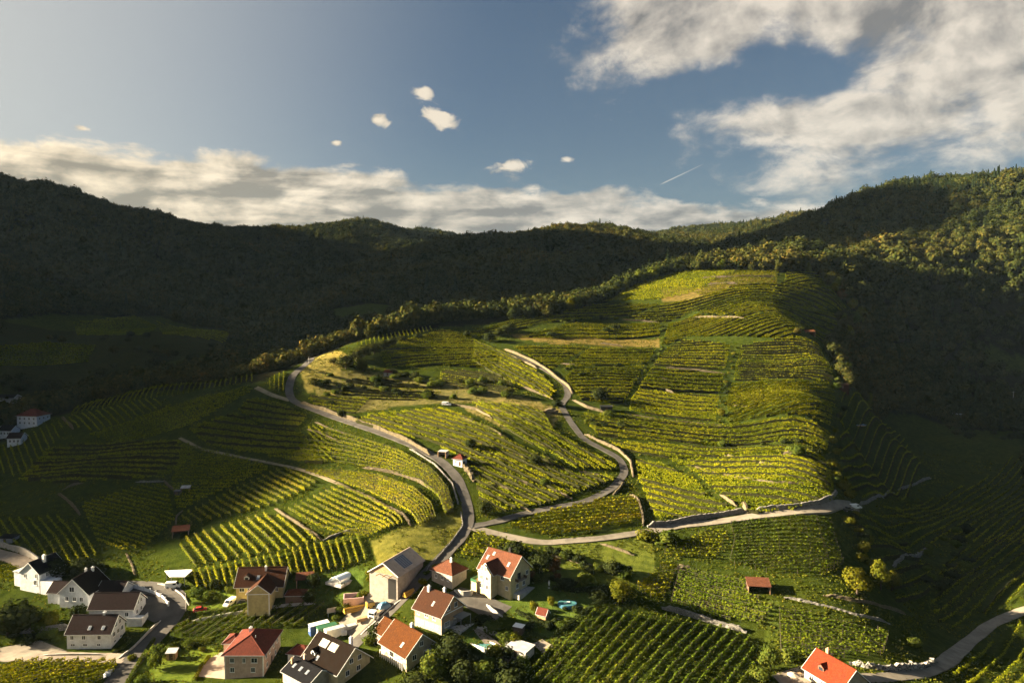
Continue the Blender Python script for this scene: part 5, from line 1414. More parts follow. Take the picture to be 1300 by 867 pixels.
# --- its garage
r, rf, b = house('garage', 'low white garage with red hipped roof right of the pink house', (378, 843), (0, -.5), -14, 6.5, 5.5, 2.5, 27, 'white_wall', 'tile_red', 'hip', .4, 'garage')
door(r, on_side('f', 6.5, 5.5), 0, .05, 3.2, 2.1, 'trim_white', 'garage_door')

# --- dark house with collectors on its roof
L, Wd, h, p = 15.5, 11.5, 3.2, 40
r, rf, b = house('house', 'house with large umber roof carrying two pale solar collectors', (386, 851), (-.5, -.5), -38, L, Wd, h, p, 'cream_wall', 'tile_umber', 'gable', .8,
    wins={'r': [(-2.4, .9, 1.2, 1.4), (1.5, .9, 1.2, 1.4), (-1.0, 3.9, 1.2, 1.3), (2.0, 3.9, 1.2, 1.3)], 'f': [(-4.5, .9), (-1.5, .9), (2.5, .9)]})
for x in (-3.2, .9):
    o = slope_panel(rf, x, -1, 1.0, 3.2, 2.2, Wd, h, p, 'beige_wall', 'solar_collector', 'metal_sheet', .12, 5)
slope_panel(rf, -2.2, -1, 4.6, 1.0, 1.4, Wd, h, p, 'skylight_glass', 'skylight'); dormer(rf, -4.6, -1, 4.9, Wd, h, p, 1.8, 1.2, 'trim_white', 'tile_umber')
chimney(rf, 4.5, 1.6, 7, 9.4, .8, 'white_wall')
# --- slate roofed building at the bottom edge
r, rf, b = house('outbuilding', 'low slate roofed building with skylights at the bottom edge', (392, 884), (.5, -.5), -38, 12, 8.5, 2.8, 28, 'beige_wall', 'tile_slate', 'gable', .5, 'outbuilding')
for x in (-3.5, -.5, 2.5): slope_panel(rf, x, -1, 1.5, .9, 1.3, 8.5, 2.8, 28, 'skylight_glass', 'skylight')
chimney(rf, -3, 1.0, 4, 6.2, .6, 'pink_wall'); chimney(rf, -5, -1.8, 4, 5.6, .5, 'peach_wall')

# --- peach house in the middle
L, Wd, h, p = 11.0, 9.8, 5.0, 41
r, rf, b = house('house', 'peach rendered house with brown roof and white window frames in the village centre', (560.5, 806), (.5, -.5), -37, L, Wd, h, p, 'peach_wall', 'tile_brown', 'gable', .8,
    wins={'f': [(-3.9, 2.9, 1.0, 1.3), (-.6, 2.9, 1.3, 1.3), (2.6, 2.9, 1.2, 1.3), (-4.2, .5, .9, 1.0), (-2.3, .5, .9, 1.0), (-.4, .5, .9, 1.0), (1.6, .5, .9, 1.0), (3.6, .5, .9, 1.0)], 'r': [(-2.4, .8, 2.0, 1.4), (-1.7, 5.5, 1.3, 1.4), (1.5, 5.5, 1.3, 1.4)]}, plinth=(2.0, 'grey_wall'))
F = on_side('r', L, Wd); m = MB(); fbox(m, F, -4.9, 4.9, 4.6, 4.85, -.02, .10); part(m, 'string_course', 'trim_white', r)
m = MB(); fbox(m, F, .2, 4.9, 2.9, 3.05, .0, 3.2); a = part(m, 'awning', 'awning', r)
m = MB(); fbox(m, F, .3, .42, -.5, 2.9, 3.0, 3.12); fbox(m, F, 4.7, 4.82, -.5, 2.9, 3.0, 3.12); part(m, 'awning_post', 'trim_grey', a)
m = MB(); fbox(m, F, -1.5, 5.2, -.8, .12, .06, 4.2); part(m, 'terrace', 'concrete', r)
door(r, F, 1.2, .15, 1.4, 2.2, 'trim_white'); slope_panel(rf, .6, -1, 2.6, .7, 1.5, Wd, h, p, 'skylight_glass', 'skylight', 'trim_white')
chimney(rf, -3.6, -.6, 8, 10.3, .8, 'white_wall'); chimney(rf, 1.5, .9, 8, 10.4, .7, 'white_wall')

# --- orange roofed house
L, Wd, h, p = 12.5, 10.5, 3.0, 40
r, rf, b = house('house', 'house with weathered orange roof between the road and the dark trees', (516, 853), (.5, -.5), -46, L, Wd, h, p, 'beige_wall', 'tile_orange', 'gable', .8,
    wins={'f': [(-4.5, .8), (-1.5, .8), (1.5, .8), (4.3, .8)], 'r': [(-2.5, .8, 1.3, 1.4), (1.5, .8, 1.3, 1.4), (0, 4.0)]})
gable_wall(r, 6.5, 7.5, 3.0, 38, 'beige_wall', b, -3.2, -5.2, 'wing_wall', True) if False else gable_wall(r, 7.0, 7.0, 3.0, 38, 'beige_wall', b, -9.6, .8, 'wing_wall')
gable_roof(r, 7.0, 7.0, 3.0, 38, 'tile_orange', .6, -9.6, .8, name='wing_roof')
slope_panel(rf, 2.5, -1, 3.4, .8, 1.5, Wd, h, p, 'skylight_glass', 'skylight', 'trim_white'); chimney(rf, 1.2, .4, 6.5, 8.6, .8, 'white_wall')
m = MB(); F = on_side('f', L, Wd); fbox(m, F, -5.5, 5.5, .9, 1.0, .9, 1.0); 
for u in np.arange(-5.5, 5.6, 1.0): fbox(m, F, u - .04, u + .04, -1.2, .9, .9, 1.0)
part(m, 'railing', 'trim_white', r)
m = MB(); F = on_side('r', L, Wd); fbox(m, F, 1.0, 4.8, 2.3, 2.45, .02, 3.0); part(m, 'canopy', 'trim_white', r)

# --- cream villa with crossing roofs
L, Wd, h, p = 13.0, 10.5, 6.2, 42
r, rf, b = house('villa', 'big cream villa with crossing salmon roofs and a corner balcony', (648, 762), (.5, -.5), -38, L, Wd, h, p, 'cream_wall', 'tile_salmon', 'gable', .8,
    wins={'r': [(-1.6, .9, 1.2, 1.4), (1.8, .9, 1.2, 1.4), (3.6, 4.0, 1.1, 1.3)], 'f': [(3.2, 3.9, 1.2, 1.3), (5.0, 1.0, 1.0, 1.2), (-5.4, 3.9, 1.0, 1.3)]})
wo_, wl, ww = -1.5, 4.0, 5.4                                  # the gabled wing on the front
gable_wall(r, wl, ww, h, 46, 'cream_wall', b, wo_, -Wd / 2 - wl / 2 + .5, 'wing_wall', True)
gable_roof(r, wl + 5.6, ww, h + .06, 46, 'tile_salmon', .6, wo_, -Wd / 2 + 2.2, name='wing_roof', turn=True, gover=.35)
F = (Vector((wo_, -Wd / 2 - wl + .5, 0)), Vector((1, 0, 0)), Vector((0, -1, 0)))
for u, z, w_, h_ in [(-1.2, 3.9, 1.1, 1.3), (1.2, 3.9, 1.1, 1.3), (-.8, 6.7, .9, 1.5), (.5, 6.7, .9, 1.5), (-1.2, 1.0, 1.1, 1.4), (1.2, 1.0, 1.1, 1.4)]: window(r, F, u, z, w_, h_)
F = on_side('r', L, Wd); m = MB(); fbox(m, F, -2.9, 1.7, 3.4, 3.6, 0.01, 1.5); bal = part(m, 'balcony', 'concrete', r)
m = MB(); fbox(m, F, -2.9, 1.7, 4.4, 4.5, 1.4, 1.5); fbox(m, F, -2.9, -2.8, 3.6, 4.5, .1, 1.39); fbox(m, F, 1.6, 1.7, 3.6, 4.5, .1, 1.39)
for u in np.arange(-2.8, 1.7, .28): fbox(m, F, u, u + .07, 3.6, 4.4, 1.42, 1.48)
part(m, 'balcony_railing', 'trim_brown', bal); door(r, F, -.7, 3.65, 1.6, 2.1, 'glass', 'balcony_door')
m = MB(); fbox(m, F, -4.0, 4.5, -1.6, -.1, .06, 2.6); part(m, 'terrace', 'concrete', r)
m = MB().box(-6.6, -4.3, -9.5, -5.3, b, 2.6); t_ = part(m, 'side_terrace', 'cream_wall', r); m = MB().box(-6.7, -4.25, -9.6, -9.5, 2.6, 3.5); m.box(-6.75, -6.65, -9.5, -5.3, 2.6, 3.5); part(m, 'glass_railing', 'green_paint', t_)
slope_panel(rf, 4.0, -1, 2.4, .8, 1.5, Wd, h, p, 'skylight_glass', 'skylight', 'trim_white'); slope_panel(rf, -5.2, -1, 2.0, .8, 1.5, Wd, h, p, 'skylight_glass', 'skylight', 'trim_white'); slope_panel(rf, -3.5, -1, .8, .8, 1.2, Wd, h, p, 'skylight_glass', 'skylight', 'trim_white')
chimney(rf, 1.6, .9, 10, 12.2, .9, 'black_void')

# --- small house by the road
r, rf, b = house('cottage', 'small grey cottage with faded salmon roof beside the hill road', (574, 748), (.5, -.5), -36, 9.0, 7.4, 3.3, 36, 'grey_wall', 'tile_salmon', 'hip', .5, wins={'f': [(-2.6, 1.0, .9, 1.2), (.2, 1.0, .9, 1.2), (2.8, 1.0, .9, 1.2)]})
chimney(rf, 1.2, -.3, 5.5, 7.4, .6, 'white_wall')
wall('curved rendered retaining wall of the cottage yard', [(577,750),(585,757),(598,757),(601,750)], 1.6, 'concrete', .4, 0, 'retaining wall', 'retaining_wall', jag=.02)

# --- the barn on the building site
L, Wd, h, p = 16.0, 11.0, 4.6, 32
r, rf, b = house('barn', 'unfinished barn with corrugated roof and a dark solar strip on the building site', (487, 759), (-.5, 0), 66, L, Wd, h, p, 'grey_wall', 'fibre_cement', 'gable', .5, 'barn')
F = on_side('l', L, Wd); m = MB(); fbox(m, F, 1.8, 4.9, b + .6, 3.4, -.04, .03); part(m, 'opening_shade_panel', 'black_void', r)  # flat black panel on the wall, painted as the shaded inside of a doorway
m = MB(); k = math.tan(R(p)); m.prism([(-L / 2 - .05, -4.6, h + .1), (-L / 2 - .05, 4.6, h + .1), (-L / 2 - .05, 0, h + 4.6 * k)], [(-L / 2 - .01, -4.6, h + .1), (-L / 2 - .01, 4.6, h + .1), (-L / 2 - .01, 0, h + 4.6 * k)]); part(m, 'gable_boarding', 'timber', r)
slope_panel(rf, -.4, -1, .7, 5.4, 5.0, Wd, h, p, 'solar_panel', 'solar_array', 'metal_sheet', .1, 5)
m = MB()
for u in (-3.5, -1.0, 1.5): m.box(-L / 2 - 2.2, -L / 2 - .06, u - .1, u + .1, h - .3, h - .05)
part(m, 'purlins', 'timber', r)
m = MB(); m.box(-3, 3, Wd / 2 + .05, Wd / 2 + .25, b, 3.0); part(m, 'shuttering', 'pink_board', r)

# --- yellow house behind the hedge
L, Wd, h, p = 15.5, 9.0, 3.0, 44
r, rf, b = house('yellow_house', 'pale yellow house with broad brown roof behind a clipped hedge', (300, 767), (-.5, -.5), 3, L, Wd, h, p, 'yellow_wall', 'tile_brown', 'gable', .7, wins={'f': [(-5.8, .9, 1.5, 1.3), (-3.4, .9, 1.0, 1.3), (5.6, .9)], 'l': [(0, .9), (0, 4.0)]})
gable_wall(r, 7.5, 7.2, 2.9, 37, 'yellow_wall', b - .5, 1.7, -Wd / 2 - 3.2, 'wing_wall', True); gable_roof(r, 9.5, 7.2, 2.96, 37, 'tile_brown', .5, 1.7, -Wd / 2 - 2.1, name='wing_roof', turn=True, gover=.4)
F = (Vector((1.7, -Wd / 2 - 6.95, 0)), Vector((1, 0, 0)), Vector((0, -1, 0))); m = MB(); fbox(m, F, -3.6, -3.3, b, 2.9, -.02, .05); fbox(m, F, 3.3, 3.6, b, 2.9, -.02, .05); fbox(m, F, -3.295, 3.295, 2.6, 2.85, -.02, .05); part(m, 'corner_trim', 'trim_white', r)
dormer(rf, -4.6, -1, 3.2, Wd, h, p, 1.7, 1.1, 'trim_white', 'tile_brown'); slope_panel(rf, -.8, -1, 2.2, 1.0, 1.5, Wd, h, p, 'skylight_glass', 'skylight')
chimney(rf, 1.2, -.8, 6.2, 8.0, .6, 'trim_white')
r, rf, b = house('shed', 'low shed with rust hipped roof right of the yellow house', (374, 768), (0, -.5), 3, 6.0, 4.6, 2.0, 25, 'trim_brown', 'tile_rust', 'hip', .4, 'shed')
def lean_to(name, label, anchor, at, yaw, L, Wd, hf, hb, roofm, wallm=None, cat='shed', openfront=True, post='timber', over=.35, t=.14):
    """single-pitch roof; front (towards -y) hf high, back hb high"""
    cx, cy = place(anchor, L, Wd, yaw, at); zl, zh, zm = footing(cx, cy, L, Wd, yaw); r = empty(name, (cx, cy, zm), R(yaw)); b = zl - zm - .4
    k = (hb - hf) / Wd; y0, y1 = -Wd / 2 - over, Wd / 2 + over; z0, z1 = hf - over * k, hb + over * k
    m = MB(); m.prism([(-L / 2 - over, y0, z0), (L / 2 + over, y0, z0), (L / 2 + over, y1, z1), (-L / 2 - over, y1, z1)], [(-L / 2 - over, y0, z0 + t), (L / 2 + over, y0, z0 + t), (L / 2 + over, y1, z1 + t), (-L / 2 - over, y1, z1 + t)])
    part(m, 'roof', roofm, r, True)
    if wallm:
        m = MB(); e = .15
        m.box(-L / 2, L / 2, Wd / 2 - e, Wd / 2, b, hb - .03); part(m, 'back_wall', wallm, r)
        for s in (-1, 1):
            m = MB(); a, c = sorted((s * L / 2, s * (L / 2 - e))); m.prism([(a, -Wd / 2, b), (c, -Wd / 2, b), (c, Wd / 2 - e - .004, b), (a, Wd / 2 - e - .004, b)], [(a, -Wd / 2, hf - .03), (c, -Wd / 2, hf - .03), (c, Wd / 2 - e - .004, hb - .05), (a, Wd / 2 - e - .004, hb - .05)]); part(m, 'side_wall', wallm, r)
        if not openfront:
            m = MB().box(-L / 2 + e + .004, L / 2 - e - .004, -Wd / 2, -Wd / 2 + e, b, hf - .03); part(m, 'front_wall', wallm, r); door(r, (Vector((0, -Wd / 2, 0)), Vector((1, 0, 0)), Vector((0, -1, 0))), 0, .02, 1.1, min(2.0, hf - .3))
    if openfront or not wallm:
        for x in (-L / 2 + .08, L / 2 - .08):
            for y, hh in ((-Wd / 2 + .0, hf),) + (() if wallm else ((Wd / 2, hb),)):
                q = .09; mm = MB().box(x - q, x + q, y - q - .1, y + q - .1, b, hh - .03 + (-.1) * k * 0); part(mm, 'post', post, r)
    tag(r, label, cat); return r
lean_to('garden_shed', 'open garden shed with salmon tiles behind the rust roofed shed', (387, 746), (0, -.5), 14, 5.5, 4.0, 1.9, 2.7, 'tile_salmon', 'trim_brown')
lean_to('field_hut', 'open field hut with salmon tile roof alone in the vines', (964, 754), (0, -.5), -8, 7.0, 4.2, 2.1, 3.3, 'tile_salmon', 'trim_brown', 'hut', over=.3)
lean_to('field_hut', 'tilted hut with rusty roof at the edge of the shaded left field', (229, 681), (0, -.5), 18, 6.0, 3.6, 1.9, 2.9, 'tile_salmon', 'trim_brown', 'hut', over=.3)
lean_to('field_hut', 'tiny hut with grey roof deep in the shaded left slope', (235, 625), (0, -.5), 10, 3.6, 2.4, 1.6, 2.1, 'concrete', 'trim_brown', 'hut', over=.2)
lean_to('field_hut', 'small black box hut left of the tiny grey roofed hut', (224, 629), (0, -.5), 0, 2.4, 2.0, 1.6, 1.8, 'black_paint', 'black_paint', 'hut', False, over=.1)
lean_to('field_hut', 'hut with rust brown roof high on the right edge of the hill vines', (1029, 425), (0, -.5), -4, 6.5, 3.6, 1.8, 2.8, 'tile_rust', 'trim_brown', 'hut')
lean_to('field_hut', 'rust walled hut half hidden at the wood edge', (1070, 497), (0, -.5), -8, 7, 4.5, 2.4, 3.2, 'tile_dark', 'tile_rust', 'hut', False)
lean_to('field_hut', 'black shed in the middle of the main hill', (770, 523), (0, -.5), -5, 6.5, 4, 2.4, 2.7, 'black_paint', 'black_paint', 'hut', False)
lean_to('field_hut', 'little red roofed hut in the scrub above the sunny terraces', (492, 478), (0, -.5), -5, 5, 4, 1.8, 3.0, 'tile_red', 'grey_wall', 'hut', False)
lean_to('container_shed', 'dark container shed with pale roof on the far right valley floor', (1217, 532), (0, -.5), -5, 8, 4, 3.0, 3.2, 'white_paint', 'black_paint', 'shed', False, over=.15)
lean_to('field_hut', 'flat grey hut at the far left edge above the upper lane', (6, 690), (0, -.5), -4, 6, 4, 1.8, 2.0, 'tile_slate', 'trim_grey', 'hut', False)
lean_to('pool_shed', 'pool shed with pale grey metal roof at the corner of the foreground vineyard', (667, 842), (.5, -.5), -34, 6.6, 4.6, 2.3, 2.6, 'grey_sheet', 'concrete', 'shed', False, over=.3)
lean_to('garden_hut', 'tiny flat roofed garden hut on the bank above the pool shed', (657, 805), (0, -.5), -25, 2.8, 2.0, 2.0, 2.1, 'white_paint', 'trim_brown', 'hut', False, over=.2)
lean_to('garden_hut', 'wooden bird-table-like hut beside the small left plot', (217, 838), (0, -.5), 5, 2.6, 2.0, 2.2, 2.6, 'metal_sheet', 'timber', 'hut', False, over=.3)
r, rf, b = house('playhouse', 'small playhouse with red roof on the villa lawn', (687, 786), (0, -.5), -30, 3.0, 2.4, 1.4, 45, 'timber', 'tile_red', 'gable', .4, 'playhouse')

# --- small white house at the bend
r, rf, b = house('roadside_house', 'small white house with red pyramid roof above the road bend', (581, 592), (0, -.5), -24, 4.6, 4.4, 3.0, 38, 'white_wall', 'tile_red', 'hip', .4, wins={'f': [(-1.0, 1.2, .7, 1.0)], 'r': [(0, 1.2, .7, 1.0)]}, sink=.3)
door(r, on_side('f', 4.6, 4.4), 1.0, .1, .9, 1.9)
lean_to('stone_cellar', 'dark mouthed stone cellar left of the small white house', (561, 581), (0, -.5), -22, 4.0, 3.0, 2.4, 2.6, 'concrete', 'grey_stone', 'cellar', over=.1)

# --- white houses at left
L, Wd, h, p = 13.6, 8.6, 4.4, 41
r, rf, b = house('white_house', 'white house with near-black roof and arched windows beside the village road', (141, 823), (.5, -.5), 1, L, Wd, h, p, 'white_wall', 'tile_dark', 'gable', .55,
    wins={'f': [(-5.2, 2.3, 1.0, 1.2), (-1.6, 2.3, 1.0, 1.2), (3.2, 2.3, 1.0, 1.2), (-5.0, .2, 1.2, .8), (-1.2, .2, 1.2, .8), (3.0, .2, 1.0, .8)], 'r': [(-2.4, 2.4), (0, 2.4), (2.4, 2.4), (-1.2, 5.0), (1.2, 5.0), (-2, .3, 1, .8), (1.5, .3, 1, .8)]})
for x in (-.2, 4.0): slope_panel(rf, x, -1, 2.8, .9, 1.3, Wd, h, p, 'skylight_glass', 'skylight', 'trim_white')
chimney(rf, 2.6, .2, 7.2, 9.0, .8, 'white_wall')
L, Wd, h, p = 14.5, 8.4, 3.6, 40
r, rf, b = house('white_house', 'white gabled house with plum-brown roof behind the black roofed one', (170, 789), (.5, -.5), 2, L, Wd, h, p, 'white_wall', 'tile_dark', 'gable', .5, wins={'r': [(-2, .9), (1, .9), (-1, 3.8, .9, 1.2), (1, 3.8, .9, 1.2)], 'f': [(5, .9)]})
m = MB().box(6.0, 11.0, -6.6, -2.2, b, .5); m.box(6.0, 11.0, -6.6, -6.5, .5, 1.4); m.box(10.9, 11.0, -6.495, -2.2, .5, 1.4); part(m, 'terrace', 'white_wall', r)
L, Wd, h, p = 11.0, 10.5, 3.6, 42
r, rf, b = house('white_house', 'white gabled house whose left roof plane glows tan in the sun', (94, 772), (-.5, 0), 84, L, Wd, h, p, 'white_wall', 'tile_umber', 'gable', .6, wins={'l': [(-2.5, .8, 1.1, 1.4), (.3, .8, 1.1, 1.4), (2.8, .8, 1.1, 1.4), (-.6, 4.0, 1.6, 1.6)]})
slope_panel(rf, -2.2, 1, 1.2, 2.8, 2.4, Wd, h, p, 'metal_sheet', 'roof_panel', 'metal_sheet', .08, 2); chimney(rf, 1.5, .6, 7, 9.4, .6, 'trim_white'); chimney(rf, 3.5, -.5, 7, 9.2, .7, 'white_wall')
gable_wall(r, 6.0, 6.5, 2.9, 38, 'white_wall', b, -1.0, 7.6, 'wing_wall', True); gable_roof(r, 6.0, 6.5, 2.9, 38, 'tile_dark', .4, -1.0, 7.6, name='wing_roof', turn=True)
gable_wall(r, 9.0, 6.2, 2.9, 36, 'white_wall', b, 2.0, -9.9, 'annex_wall', True); gable_roof(r, 9.0, 6.2, 2.9, 36, 'tile_dark', .45, 2.0, -9.9, name='annex_roof', turn=True)
L, Wd, h, p = 10.5, 8.5, 5.0, 40
r, rf, b = house('white_house', 'modern white house with dark pitched roof at the upper left', (38, 751), (-.5, 0), 76, L, Wd, h, p, 'white_wall', 'tile_slate', 'gable', .35, wins={'l': [(2.4, 1.0, 1.2, 1.6), (-2.0, 3.2, 1.0, 1.4), (2.8, 3.4, .8, 1.5)], 'f': [(-2, 3.2), (2, 3.2)]})
part(MB().box(-4.0, 4.0, 4.254, 8.2, b, 4.4), 'flat_wing', 'white_wall', r); part(MB().box(-4.3, 4.3, 4.26, 8.5, 4.41, 4.65), 'flat_roof', 'metal_sheet', r)
part(MB().box(-5.2, -1.0, -9.5, -4.254, b, 2.6), 'link_wing', 'white_wall', r); chimney(rf, -.5, -1.4, 7.5, 9.8, .9, 'trim_white')
# valley houses far left
r, rf, b = house('white_house', 'far white house with deep red roof in the shaded valley', (42, 542), (.3, -.5), -8, 13, 10, 5.6, 32, 'white_wall', 'tile_red', 'hip', .6, wins={'f': winrow(4, 12, .9) + winrow(4, 12, 3.4), 'r': winrow(3, 9, 3.4)})
r, rf, b = house('white_house', 'far pale house with grey roof left of the red roofed valley house', (22, 527), (0, -.5), 6, 15, 9, 4.5, 30, 'white_wall', 'tile_slate', 'gable', .5, wins={'f': winrow(4, 12, 1.2)})
r, rf, b = house('barn', 'low grey roofed farm building at the left edge of the valley', (4, 512), (0, -.5), 4, 16, 9, 3.0, 24, 'grey_wall', 'tile_slate', 'gable', .5, 'barn')
for k_, (lab_, ax_, L_, m_) in enumerate([('far low white house furthest left in the shaded valley', (6, 556), 8, 'tile_slate'), ('small far white house just below the red roofed valley house', (18, 566), 7, 'tile_dark'), ('far pale house behind the grey roofed valley house', (44, 516), 11, 'tile_brown')]):
    r, rf, b = house('white_house', lab_, ax_, (0, -.5), (-6, 8, 3)[k_], L_, 6.5, 3.4, 34, 'white_wall', m_, 'gable', .5, wins={'f': winrow(3, 6, 1.0)})
# scarlet roof at the bottom right
L, Wd, h, p = 12.0, 9.2, 3.2, 40
r, rf, b = house('house', 'house with scarlet roof at the bottom right beside the road', (1021, 860), (-.5, -.5), -66, L, Wd, h, p, 'beige_wall', 'tile_scarlet', 'gable', .6, wins={'f': [(-3.5, .8), (0, .8), (3.5, .8)], 'l': [(0, .8), (0, 4)]})
dormer(rf, -1.5, -1, 3.6, Wd, h, p, 1.9, 1.2, 'trim_brown', 'tile_scarlet'); chimney(rf, -3.0, .5, 6.4, 8.4, .8, 'peach_wall')

# ------------------------------------------------------------------ carport, pools, containers, site gear
def carport():
    cx, cy = place((220, 746), 9.0, 6.0, 2, (0, -.5)); r = empty('carport', (cx, cy, Hs(cx, cy)), R(2))
    m = MB(); pts = [(-5.2, 2.2, 3.0), (-1.0, -3.2, 2.75), (4.2, -3.4, 2.75), (4.6, 3.2, 3.0)]
    m.prism(pts, [(x, y, z + .25) for x, y, z in pts]); part(m, 'roof', 'white_paint', r)
    part(MB().box(-4.6, 4.3, 2.9, 3.1, -.8, 2.9), 'back_wall', 'black_paint', r)
    for x, y in ((-4.4, 1.8), (-.8, -2.7), (3.9, -2.9), (4.2, 2.6)): part(MB().box(x - .1, x + .1, y - .1, y + .1, -.8, 2.85), 'post', 'trim_grey', r)
    tag(r, 'carport with a pointed pale flat roof beside the village road', 'carport')
carport()
def balustrade():
    Q = resample(hits([(168,746),(180,750),(195,755),(207,761),(214,770)]), 1.5); r = empty('balustrade', (Q[0, 0], Q[0, 1], Hs(*Q[0]))); o = np.array(r.location)
    m = MB(); g = MB()
    for i, q in enumerate(Q):
        z = Hs(*q) - o[2]; x, y = q - o[:2]
        if i % 2 == 0: part(MB().box(x - .2, x + .2, y - .2, y + .2, z - .5, z + 1.9), 'post', 'white_wall', r)
    for a, b in zip(Q[:-1], Q[1:]):
        d = (b - a) / np.hypot(*(b - a)); n = np.array([-d[1], d[0]]) * .09; za, zb = Hs(*a) - o[2], Hs(*b) - o[2]; a = a - o[:2]; b = b - o[:2]
        P = lambda q, s, z: (q[0] + n[0] * s, q[1] + n[1] * s, z)
        m.prism([P(a, -1, za - .5), P(b, -1, zb - .5), P(b, 1, zb - .5), P(a, 1, za - .5)], [P(a, -1, za + 1.5), P(b, -1, zb + 1.5), P(b, 1, zb + 1.5), P(a, 1, za + 1.5)])
    part(m, 'panel', 'white_paint', r); tag(r, 'white curved garden wall with posts on the inside of the street bend', 'garden wall')
balustrade()
def dome():
    cx, cy = place((425, 750), 8.5, 5.0, 62, (-.5, 0)); r = empty('pool_cover', (cx, cy, Hs(cx, cy) + .1), R(62)); L, w = 8.5, 2.5
    part(MB().box(-L / 2 - .8, L / 2 + .8, -w - 1, w + 1, -.8, .08), 'pool_deck', 'concrete', r)
    seg = 5
    for k in range(seg):
        rr = w - .12 * k; hh = 1.9 - .1 * k; x0 = -L / 2 + L * k / seg; x1 = x0 + L / seg
        a = [math.pi * i / 12 for i in range(13)]
        m = MB()
        for i in range(12):
            m.poly([(x0, math.cos(a[i]) * rr, .08 + math.sin(a[i]) * hh), (x1, math.cos(a[i]) * rr, .08 + math.sin(a[i]) * hh), (x1, math.cos(a[i + 1]) * rr, .08 + math.sin(a[i + 1]) * hh), (x0, math.cos(a[i + 1]) * rr, .08 + math.sin(a[i + 1]) * hh)])
        part(m, 'shell', 'dome_plastic', r)
        f = MB()
        for i in range(12): f.tube((x0, math.cos(a[i]) * (rr + .03), .08 + math.sin(a[i]) * (hh + .03)), (x0, math.cos(a[i + 1]) * (rr + .03), .08 + math.sin(a[i + 1]) * (hh + .03)), .06, .06, 5)
        part(f, 'rib', 'white_paint', r)
    tag(r, 'domed clear pool cover with white ribs in the yellow house garden', 'pool cover')
dome()
def pool():
    P = hits([(597,815),(611,809),(628,819),(618,829)]); c = P.mean(0); z = float(H(P[:, 0], P[:, 1]).mean()) + .25; r = empty('swimming_pool', (c[0], c[1], z)); Q = (P - c)
    S = lambda k: [(q[0] * k, q[1] * k) for q in Q]
    m = MB(); o, i = S(1.15), S(.96)
    for k in range(4):
        j = (k + 1) % 4; m.prism([(*o[k], -1.2), (*o[j], -1.2), (*i[j], -1.2), (*i[k], -1.2)], [(*o[k], .1), (*o[j], .1), (*i[j], .1), (*i[k], .1)])
    part(m, 'rim', 'white_paint', r); m = MB(); m.prism([(*q, -1.0) for q in i], [(*q, -.12) for q in i]); part(m, 'water', 'pool_water', r)
    tag(r, 'small rectangular swimming pool with pale rim below the peach house', 'pool')
pool()
sheet('pool_path', [(600,799),(606,797),(628,812),(652,832),(646,842),(622,826)], 'paving', .14)
def ring():
    c = hit(720, 767); r = empty('paddling_pool', (c[0], c[1], Hs(*c))); n = 20; m = MB(); pr = lambda R_, z: [(math.cos(6.2832 * i / n) * R_ * 1.25, math.sin(6.2832 * i / n) * R_, z) for i in range(n)]
    m.prism(pr(2.5, -.5), pr(2.4, .55)); part(m, 'rim', 'sky_paint', r); m = MB(); m.prism(pr(2.15, .5), pr(2.15, .58)); part(m, 'water', 'pool_water', r)
    for a, b in ((.4, .3), (-.6, -.4)): part(MB().box(a - .5, a + .5, b - .3, b + .3, .56, .75), 'float', 'white_paint', r)
    tag(r, 'oval teal paddling pool with white floats on the villa lawn', 'pool')
ring()
def parasol():
    c = hit(697, 746); r = empty('parasol', (c[0], c[1], Hs(*c))); part(MB().tube((0, 0, -.3), (0, 0, 2.6), .04, .04), 'pole', 'trim_grey', r); part(MB().tube((0, 0, .9), (0, 0, 1.7), .16, .30).tube((0, 0, 1.7), (0, 0, 2.55), .30, .05), 'folded_canopy', 'white_paint', r)
    part(MB().box(-.35, .35, -.35, .35, -.1, .1), 'base', 'concrete', r); tag(r, 'folded white parasol on the villa lawn', 'parasol')
parasol()
def container(col, label, px, py, top):
    c = hit(px, py); z = Hs(*c); r = empty('container', (c[0], c[1], z), R(33)); L, w, h = 6.1, 2.4, 2.6
    part(MB().box(-L / 2, L / 2, -w / 2, w / 2, -.5, h), 'body', col, r, bevel=.03); part(MB().box(-L / 2 - .05, L / 2 + .05, -w / 2 - .05, w / 2 + .05, h + .003, h + .12), 'roof', top, r)
    m = MB()
    for x in np.arange(-L / 2 + .25, L / 2, .35): m.box(x, x + .12, -w / 2 - .05, -w / 2 - .003, 0, h - .15)
    part(m, 'rib', col, r); window(r, on_side('l', L, w), 0, 1.0, .9, 1.0); tag(r, label, 'container', 'containers beside the building site')
container('blue_paint', 'blue site container with white roof, leftmost of the three', 405, 801, 'white_paint')
container('green_paint', 'green site container, middle of the three', 415, 804, 'green_paint')
container('white_paint', 'white site container, rightmost of the three', 425, 807, 'metal_sheet')
def site_item(name, label, px, py, yaw, builder, cat, group='building site gear'):
    c = hit(px, py); r = empty(name, (c[0], c[1], Hs(*c)), R(yaw)); builder(r); tag(r, label, cat, group); return r
def pipes(n, L, rad, mat, nm='pipe'):
    def f(r):
        k = 0
        for row in range(3):
            for i in range(n - row):
                y = (i - (n - row - 1) / 2) * rad * 2.05; part(MB().tube((-L / 2, y, rad + row * rad * 1.75), (L / 2, y, rad + row * rad * 1.75), rad, rad, 10), nm, mat, r)
    return f
site_item('pipe_stack', 'stack of long yellow pipes in front of the barn, near the concrete tank', 451, 775, 30, pipes(4, 7.5, .28, 'yellow_paint'), 'pipes')
site_item('pipe_stack', 'short stack of yellow pipes right under the barn wall', 519, 755, 56, pipes(3, 4.5, .3, 'yellow_paint'), 'pipes')
